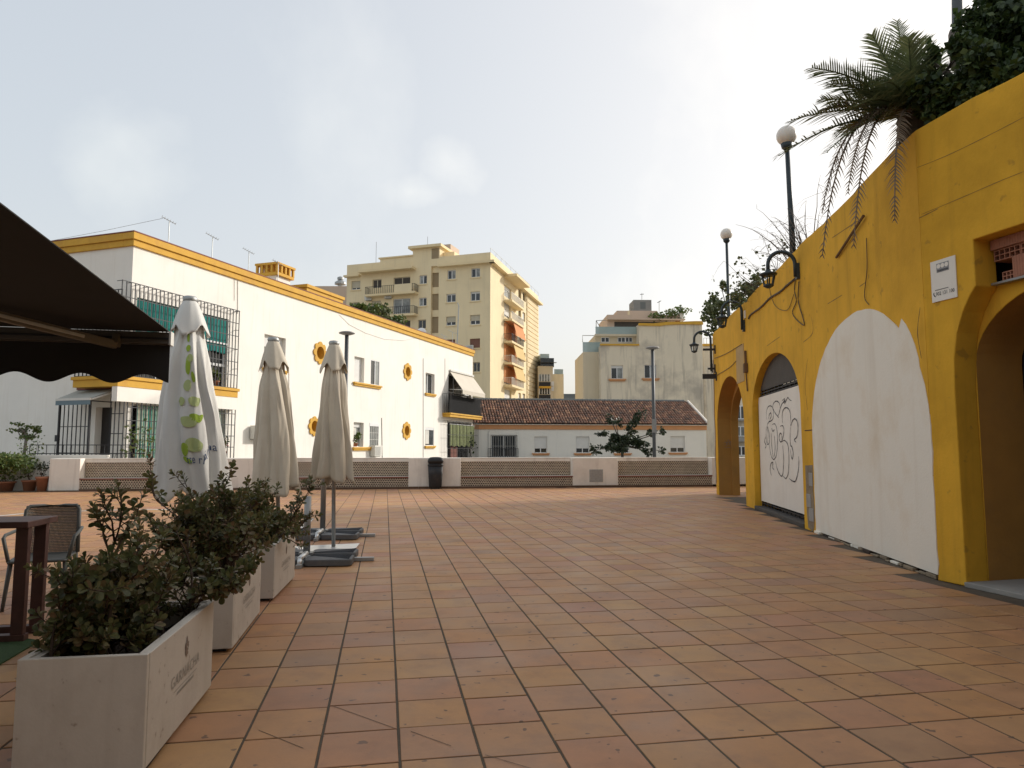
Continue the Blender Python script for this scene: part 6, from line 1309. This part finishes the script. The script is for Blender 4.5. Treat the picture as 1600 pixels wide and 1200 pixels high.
parasol('closed tan parasol nearest the open floor, standing on a white plate', (b3.x, b3.y, .02), (t3.x, U3Y, t3.z), q(522, 752, U3Y).z, t3.z, .34, 'canvas_tan', 12, .20, 8, .18, twist=-.15)
wp = MB().slab([tuple(gnd(x, y)[:2]) for x, y in ((395, 868), (552, 863), (562, 851), (400, 858))], 0, .022).build('base_plate', mt['metal_bright'], bevel=.003); tag(wp, 'thin white steel plate under the tan parasol nearest the open floor', 'base plate')
tag(MB().tube([(b2.x, U2Y, 0), (b2.x, U2Y, .06)], .25, 20).build('parasol_stand', mt['slab_grey']), 'round grey parasol foot behind the third planter', 'parasol stand')
tag(MB().tube([(ub_[0], UY, 0), (ub_[0], UY, .06)], .27, 20).build('parasol_stand', mt['slab_grey']), 'round grey parasol foot under the white leaf-printed parasol', 'parasol stand')
# slab bases on crossed steel bars
def slab_base(loc, rz, pole_h, label):
    t = thing('parasol_stand', label, 'parasol stand', loc, rz, group='parasol bases weighted with four grey slabs'); rr = random.Random(int(pole_h * 10))
    W_, D_ = .60, .42
    for sx in (-1, 1):
        for sy in (-1, 1):
            P = rrect(W_, D_, 5, .16); c = (sx * (W_ / 2 + .035), sy * (D_ / 2 + .03)); b = MB(); V, F = [], []; k = len(P)
            for z, s in ((.015, 1.0), (.075, 1.0), (.088, .985), (.092, .96)): V += [(c[0] + x * s, c[1] + y * s, z + (.014 if sy > 0 else 0)) for x, y in P]
            for i in range(3): F += [(i * k + j, i * k + (j + 1) % k, (i + 1) * k + (j + 1) % k, (i + 1) * k + j) for j in range(k)]
            F += [tuple(range(k)), tuple(range(3 * k, 4 * k))]; o = b.add(V, F).build('slab', mt['slab_grey'], t, False, local=True)
            g = MB()
            for j in range(5):                                  # raised fan ribs towards the outer edge
                y = -.17 + .085 * j; g.tube([(sx * .06, sy * .05, .098 + (.014 if sy > 0 else 0)), (sx * (.06 + W_ * .5), sy * (.05 + D_ / 2 * .5) + y * .4, .097 + (.014 if sy > 0 else 0)), (sx * (W_ + .0), sy * (D_ / 2 + .03) + y, .096 + (.014 if sy > 0 else 0))], .007, 4)
            g.build('rib', mt['rubber_black'], o, local=True)
    MB().box(-.045, .88, -.04, .04, .008, .05).box(-.88, -.046, -.04, .04, .008, .05).build('cross_bar', mt['metal_galv'], t, local=True); MB().box(-.035, .035, -.56, .56, .004, .045).build('cross_bar', mt['metal_galv'], t, local=True)
    c_ = MB().tube([(0, -.46, .112), (.03, -.20, .14)], .035, 10).tube([(0, -.5, .03), (0, -.46, .11)], .03, 8); c_.build('clamp', mt['metal_bright'], t, True, local=True)
    MB().box(-.09, .09, -.09, .09, .10, .13).build('socket_plate', mt['metal_grey'], t, local=True)
    MB().tube([(0, 0, .10), (0, 0, pole_h)], .045, 14).build('stub', mt['metal_grey'], t, True, local=True)
    return t
s0 = gnd(479, 866, .1); slab_base((s0.x, s0.y, 0), R(6), .86, 'grey slab parasol base with a short bare stub, nearest the planters')
s1_ = gnd(504, 830, .1); slab_base((s1_.x, s1_.y, 0), R(4), 2.15, 'grey slab parasol base with a bare mast hidden above by the tan parasol')

# ------------------------------------------------------------------ planters and their shrubs
pf = [gnd(222, 1217), gnd(362, 1020), gnd(427, 940)]
PD = (gnd(322, 1078) - gnd(222, 1217)); PA = R(9)
PWD, PLN, PH = .55, 1.2, .55
def planter_proto(loc, rz, label):
    t = thing('planter', label, 'planter', loc, rz, group='white logo planters along the terrace'); w = .03
    # origin at the front right foot; x to the left is negative, y runs along the box
    MB().box(-PWD, 0, 0, w, .03, PH).build('side_panel', mt['planter_white'], t, local=True, bevel=.004); MB().box(-PWD, 0, PLN - w, PLN, .03, PH).build('side_panel', mt['planter_white'], t, local=True, bevel=.004)
    MB().box(-w, .002, w + .001, PLN - w - .001, .03, PH - .001).build('side_panel', mt['planter_white'], t, local=True, bevel=.004); MB().box(-PWD - .002, -PWD + w, w + .001, PLN - w - .001, .03, PH - .001).build('side_panel', mt['planter_white'], t, local=True, bevel=.004)
    rim = MB().box(-PWD + w, -w, w, w + .03, PH - .03, PH - .012).box(-PWD + w, -w, PLN - w - .03, PLN - w, PH - .03, PH - .012).box(-w - .03, -w, w + .031, PLN - w - .031, PH - .03, PH - .012).box(-PWD + w, -PWD + w + .03, w + .031, PLN - w - .031, PH - .03, PH - .012); rim.build('inner_rim', mt['planter_white'], t, local=True)
    for x in (-.1, -PWD + .1):
        for y in (.1, PLN - .1): MB().box(x - .05, x + .05, y - .05, y + .05, 0, .03).build('foot', mt['iron_black'], t, local=True)
    MB().grid(lambda a, b: Vector((-PWD + w + (PWD - 2 * w) * a, w + (PLN - 2 * w) * b, PH - .14 + .02 * math.sin(a * 17 + b * 9) * math.cos(b * 13))), 16, 22).build('soil', mt['soil'], t, local=True, fix=False)
    # printed crest and name on the long side facing the plaza
    X = .0046
    cr = MB(); cy, cz = PLN * .52, .415
    for (dy, dz, r_) in ((0, 0, .026), (0, .03, .018), (-.021, .010, .017), (.021, .010, .017), (-.014, -.022, .017), (.014, -.022, .017), (0, .048, .010), (0, -.04, .010)):
        cr.add([(X + .0002 * r_ * 100, cy + dy + r_ * .8 * math.cos(2 * math.pi * i / 14), cz + dz + r_ * 1.15 * math.sin(2 * math.pi * i / 14)) for i in range(14)], [tuple(range(14))])
    cr.build('crest', mt['print_brown'], t, local=True, fix=False)
    cq = MB()
    for k in range(4): cq.add([(X + .006, cy + .006 * math.cos(2 * math.pi * i / 10) + (.014 if k % 2 else -.014) * (k > 0), cz + .012 * (k - 1.5) + .006 * math.sin(2 * math.pi * i / 10)) for i in range(10)], [tuple(range(10))])
    cq.build('crest_detail', mt['planter_white'], t, local=True, fix=False)
    vs, fs = text_mesh('GARNACHA', .085, 1.15); MB().add([(X, cy + v.x, .292 + v.y) for v in vs], fs).build('lettering', mt['print_grey'], t, local=True, fix=False)
    l = MB().add([(X, cy - .21, .240), (X, cy + .21, .240), (X, cy + .21, .2435), (X, cy - .21, .2435)], [(0, 1, 2, 3)])
    for i in range(17): y = cy - .15 + i * .018; l.add([(X, y, .212), (X, y + .012, .212), (X, y + .012, .226), (X, y, .226)], [(0, 1, 2, 3)])
    l.build('small_lettering', mt['print_grey'], t, local=True, fix=False)
    return t
def loc_(v): return (v.x, v.y, 0)
pr1 = planter_proto(loc_(pf[0]), PA, 'nearest white planter at the bottom left corner'); dup(pr1, loc_(pf[1]), PA + R(1.2), 'middle white planter between two others'); dup(pr1, loc_(pf[2]), PA - R(1.5), 'farthest white planter, beside the parasol bases')
# obovate leaf
LV = [(0, 0, 0), (.13, .3, .03), (.27, .62, .05), (.26, .85, .03), (.1, 1, -.02), (-.1, 1, -.02), (-.26, .85, .03), (-.27, .62, .05), (-.13, .3, .03), (0, .55, -.015), (0, .97, -.05)]
LFc = [(0, 1, 9), (1, 2, 9), (2, 3, 10, 9), (3, 4, 10), (4, 5, 10), (5, 6, 10), (6, 7, 9, 10), (7, 8, 9), (8, 0, 9)]
leaf_me = MB().add(LV, LFc).mesh('leaf', mt['leaf_olive'], True, fix=False)
def shrub(label, org, rz, seed, n_main, hmin, hmax, spread, xs=(-PWD * .82, -PWD * .2), ys=(.15, PLN - .15), extra=()):
    rr = random.Random(seed); Mx = Matrix.Translation((org[0], org[1], PH - .14)) @ Matrix.Rotation(rz, 4, 'Z'); t = thing('leafy_shrub', label, 'shrub', Mx @ Vector((-PWD / 2, PLN / 2, 0)), group='shrubs in the white planters')
    br = MB(); leaves = []
    def rosette(p, d, s, k):
        d = d.normalized(); a = d.cross(Vector((rr.gauss(0, 1), rr.gauss(0, 1), rr.gauss(0, 1)))).normalized(); b = d.cross(a)
        for i in range(k):
            w = 2.4 * i; o = a * math.cos(w) + b * math.sin(w); e = .35 + .75 * (i / k); dirv = (d * (1.15 - e) + o * e + Vector((0, 0, .12))).normalized()
            leaves.append((p - d * (.018 * i * .4), dirv, d, s * rr.uniform(.75, 1.2) * (.7 + .4 * i / k)))
    def grow(p, d, L, r, lv):
        P = [p]; q_ = p.copy(); dd = d.copy(); n = 4
        for i in range(n):
            dd = (dd + Vector((rr.gauss(0, .16), rr.gauss(0, .16), rr.gauss(.03, .10)))).normalized(); q_ = q_ + dd * L / n; P.append(q_.copy())
        br.tube(P, [r * (1 - .5 * i / n) for i in range(n + 1)], 5)
        if lv == 0: rosette(q_, dd, .056, rr.randint(8, 12))
        else:
            for k in range(rr.randint(3, 5)):
                i = rr.randint(1, n); nd = (dd + Vector((rr.gauss(0, .62), rr.gauss(0, .62), rr.gauss(.15, .35)))).normalized(); grow(P[i], nd, L * rr.uniform(.42, .7), r * .6, lv - 1)
            if lv == 1 and rr.random() < .8: rosette(q_, dd, .056, rr.randint(7, 11))
        if lv <= 1:
            for k in range(rr.randint(1, 3)):
                i = rr.randint(1, n); s_ = Vector((rr.gauss(0, 1), rr.gauss(0, 1), rr.gauss(.2, .5))).normalized(); leaves.append((P[i], s_, dd, .052 * rr.uniform(.7, 1.2)))
    def start(x, y, d, L, z=-.02): grow(Mx @ Vector((x, y, z)), (Mx.to_3x3() @ Vector(d)).normalized(), L, .011, 2)
    for k in range(n_main):
        x, y = rr.uniform(*xs), rr.uniform(*ys); cx, cy = x + PWD / 2, (y - PLN / 2); h = rr.uniform(hmin, hmax); start(x, y, (cx * spread + rr.gauss(0, .25), cy * spread * .6 + rr.gauss(0, .25), 1), h * .62)
    for (x, y, d, L) in extra: start(min(x, -.09), y, d, L, .16)
    br.build('branches', mt['twig'], t, True)
    def lm(l):
        p, d, up, s = l; y = d.normalized(); x = y.cross(up)
        if x.length < .05: x = y.cross(Vector((.3, 1, .2)))
        x.normalize(); z = x.cross(y); return Matrix.Translation(p) @ Matrix((x, y, z)).transposed().to_4x4() @ Matrix.Diagonal((s, s, s, 1))
    leaves.sort(key=lambda l: (l[0] - Vector((0, 0, 1.5))).length); inv = world_of(t).inverted(); fm = MB()
    for i, l in enumerate(leaves):
        if i % max(1, len(leaves) // 300) == 0 and i // max(1, len(leaves) // 300) < 300:
            o = bpy.data.objects.new('leaf', leaf_me); COL.objects.link(o); o.parent = t; o.matrix_basis = inv @ lm(l)
        else:
            m = lm(l); fm.add([m @ Vector(v) for v in LV], LFc)
    fm.build('foliage', mt['leaf_olive'], t, True, fix=False, kind='stuff'); return t
shrub('nearest olive-green shrub, spilling over the rim of the nearest white planter', pf[0], PA, 3, 25, .28, .76, .4, extra=[(-.08, .95, (.9, .3, .5), .28), (-.06, 1.02, (1.0, .3, .3), .27), (-.42, .7, (-.1, .1, .9), .42)])
shrub('tall olive-green shrub in the middle white planter', pf[1], PA, 8, 24, .45, .92, .9, extra=[(-.3, .3, (.1, -.1, 1), .5), (-.5, .6, (-.2, 0, 1), .55)])
shrub('smaller reddish-green shrub in the farthest white planter', pf[2], PA, 14, 20, .4, .75, 1.0, extra=[(-.06, .35, (1.0, -.3, .25), .4), (-.08, .8, (.9, .1, .7), .4)])

# ------------------------------------------------------------------ cafe terrace at the left: table, chair, mat, big awning
TRF = Fr((0, 0), (GE1.x, GE1.y), (-GE2.x, -GE2.y))
lg = gnd(27, 1003); tt = thing('cafe_table', 'dark red wooden table at the left edge', 'table', (lg.x - .4, lg.y + .3, 0)); TZt = .93
TB = Fr((lg.x, lg.y), (GE1.x, GE1.y), (GE2.x, GE2.y))
MB().box(-1.35, .07, -.10, .42, TZt - .05, TZt, TB).build('tabletop', mt['wood_red'], tt, bevel=.006)
for u_, n_ in ((0, 0), (0, .3), (-1.2, 0), (-1.2, .3)): MB().box(u_ - .045, u_ + .045, n_ - .03, n_ + .03, .06, TZt - .051, TB).build('leg', mt['wood_red'], tt, bevel=.004)
MB().box(-1.3, .06, -.04, .04, 0, .06, TB).build('foot_rail', mt['wood_red'], tt, bevel=.004); MB().box(-1.3, .06, .26, .34, 0, .06, TB).build('foot_rail', mt['wood_red'], tt, bevel=.004)
MB().box(-1.22, -1.18, .03, .27, .3, .36, TB).build('stretcher', mt['wood_red'], tt)
mp_ = gnd(20, 1020); mat_ = MB().slab([tuple(gnd(x, y)[:2]) for x, y in ((-170, 1052), (-60, 1075), (62, 1003), (-60, 985))], .001, .014).build('turf_mat', mt['turf']); tag(mat_, 'green artificial turf mat beside the table foot', 'mat')
def chair(loc, rz, label):
    t = thing('mesh_chair', label, 'chair', loc, rz); 
    # faces -y; perforated shell back made of real strips
    bm_ = MB(); NU, NV = 44, 30
    def sh(a, b):
        w = (a - .5) * 2; z = .46 + .46 * b; return Vector((w * (.25 - .02 * b), .22 + .06 * b - .05 * w * w + .02 * b * b, z))
    for i in range(NU + 1): bm_.tube([sh(i / NU, j / 6) for j in range(7)], .0042, 4)
    for j in range(NV + 1): bm_.tube([sh(i / 8, j / NV) for i in range(9)], .0042, 4)
    bm_.build('mesh_back', mt['plastic_grey'], t, local=True)
    fr_ = MB().tube([sh(0, 0), sh(0, .5), sh(0, .92), sh(.06, 1), sh(.3, 1), sh(.7, 1), sh(.94, 1), sh(1, .92), sh(1, .5), sh(1, 0)], .017, 8); fr_.build('back_frame', mt['plastic_grey'], t, True, local=True)
    MB().grid(lambda a, b: Vector(((a - .5) * .48, -.24 + .47 * b, .445 - .025 * math.sin(b * 3.1) * (1 - (2 * a - 1) ** 2) - .02 * (1 - b) ** 4)), 12, 12).build('seat', mt['plastic_grey'], t, True, local=True, fix=False).modifiers.new('thick', 'SOLIDIFY').thickness = -.02
    for sx in (-1, 1):
        MB().tube([(sx * .22, -.2, .44), (sx * .25, -.26, 0)], [.022, .016], 8).build('leg', mt['plastic_grey'], t, True, local=True); MB().tube([(sx * .22, .2, .46), (sx * .25, .29, 0)], [.024, .016], 8).build('leg', mt['plastic_grey'], t, True, local=True)
        MB().tube([(sx * .24, -.2, .44), (sx * .29, -.2, .66), (sx * .30, -.1, .68), (sx * .27, .2, .70)], .017, 8).build('armrest', mt['plastic_grey'], t, True, local=True)
    return t
cp = gnd(72, 960); chair((cp.x - .32, cp.y + .42, 0), R(20), 'grey mesh-back chair behind the red table')
# big dark awning of the cafe
A0 = q(267, 521, 6.8); AWF = Fr((A0.x, A0.y), (-.974, -.227), (.227, -.974)); AZ = A0.z
aw = thing('cafe_awning', 'large dark folding-arm awning over the cafe terrace', 'awning', (A0.x, A0.y, AZ)); AWd, AWl, rise = 4.1, 5.2, .10
MB().add([AWF.pt(0, .05, AZ + .005), AWF.pt(AWl, .05, AZ + .005), AWF.pt(AWl, AWd, AZ + rise), AWF.pt(0, AWd, AZ + rise), AWF.pt(0, .05, AZ + .012), AWF.pt(AWl, .05, AZ + .012), AWF.pt(AWl, AWd, AZ + rise + .008), AWF.pt(0, AWd, AZ + rise + .008)], [(0, 1, 2, 3), (4, 5, 6, 7), (0, 3, 7, 4), (1, 2, 6, 5)]).build('canvas', mt['awning_dark'], aw, fix=False)
MB().box(0, AWl, -.03, .07, AZ - .115, AZ, AWF).build('front_bar', M('bar_taupe', (.11, .095, .08), .5, .08, 5, 60, .05), aw, bevel=.008)
MB().box(0, AWl, .071, .082, AZ - .075, AZ - .055, AWF).build('bar_groove', mt['iron_black'], aw); MB().box(-.022, -.001, -.04, .08, AZ - .125, AZ + .008, AWF).build('end_cap', mt['metal_white'], aw, bevel=.004)
VH = .33
vp = [(.005, AZ - .116), (.005, AZ - .116 - VH - .035)]; uu = .005
while uu < AWl - .02: uu += .03; vp.append((uu, AZ - .116 - VH - .045 * math.sin((uu - .005) / .545 * 2 * math.pi + 2.2) + .0))
vp.append((uu, AZ - .116)); MB().prism(vp, -.014, -.008, AWF).build('valance', mt['awning_dark'], aw)
e0 = AWF.pt(.45, .10, AZ - .14); h = AWF.px(0, 497, 1.6); mid_ = AWF.pt(1.55, 1.55, AZ + .03); end_ = AWF.pt(.75, AWd - .2, AZ + rise - .15)
def beam(a, b, w, hgt, nm, m__):
    a, b = Vector(a), Vector(b); t = (b - a).normalized(); s = t.cross(Vector((0, 0, 1))).normalized() * w / 2; u_ = s.cross(t).normalized() * hgt / 2; V = [p + i * s + j * u_ for p in (a, b) for i, j in ((-1, -1), (1, -1), (1, 1), (-1, 1))]
    MB().add(V, [(0, 1, 2, 3), (4, 5, 6, 7), (0, 1, 5, 4), (1, 2, 6, 5), (2, 3, 7, 6), (3, 0, 4, 7)]).build(nm, m__, aw, bevel=.006)
tp_ = M('arm_taupe', (.20, .165, .125), .45, .08, 5, 60, .05)
beam(e0, mid_, .05, .075, 'arm', tp_); beam(mid_ + Vector((0, 0, -.06)), end_, .05, .075, 'arm', tp_)
MB().lathe([(.05, -.1), (.06, -.09), (.06, .05), (.05, .06)], 12, mid_ + Vector((0, 0, -.01))).build('elbow', tp_, aw, True); beam(e0 + Vector((0, 0, .0)), AWF.pt(.45, .06, AZ - .05), .06, .1, 'arm_bracket', tp_)
a_, b_2 = e0 + (mid_ - e0) * .18, e0 + (mid_ - e0) * .9; off = Vector((AWF.n.x, AWF.n.y, 0)) * .0 + (mid_ - e0).cross(Vector((0, 0, 1))).normalized() * -.03
beam(a_ + off, b_2 + off, .012, .03, 'light_strip', mt['metal_white'])
cw = thing('cafe_building', 'cafe wall that carries the large dark awning', 'building', AWF.pt(2, AWd, 0)); MB().box(.22, AWl + 4, AWd, AWd + .3, 0, 4.2, AWF).build('wall', mt['plaster_white'], cw); MB().box(-.05, AWl, AWd - .14, AWd - .002, AZ + rise - .12, AZ + rise + .1, AWF).build('awning_cassette', tp_, cw)
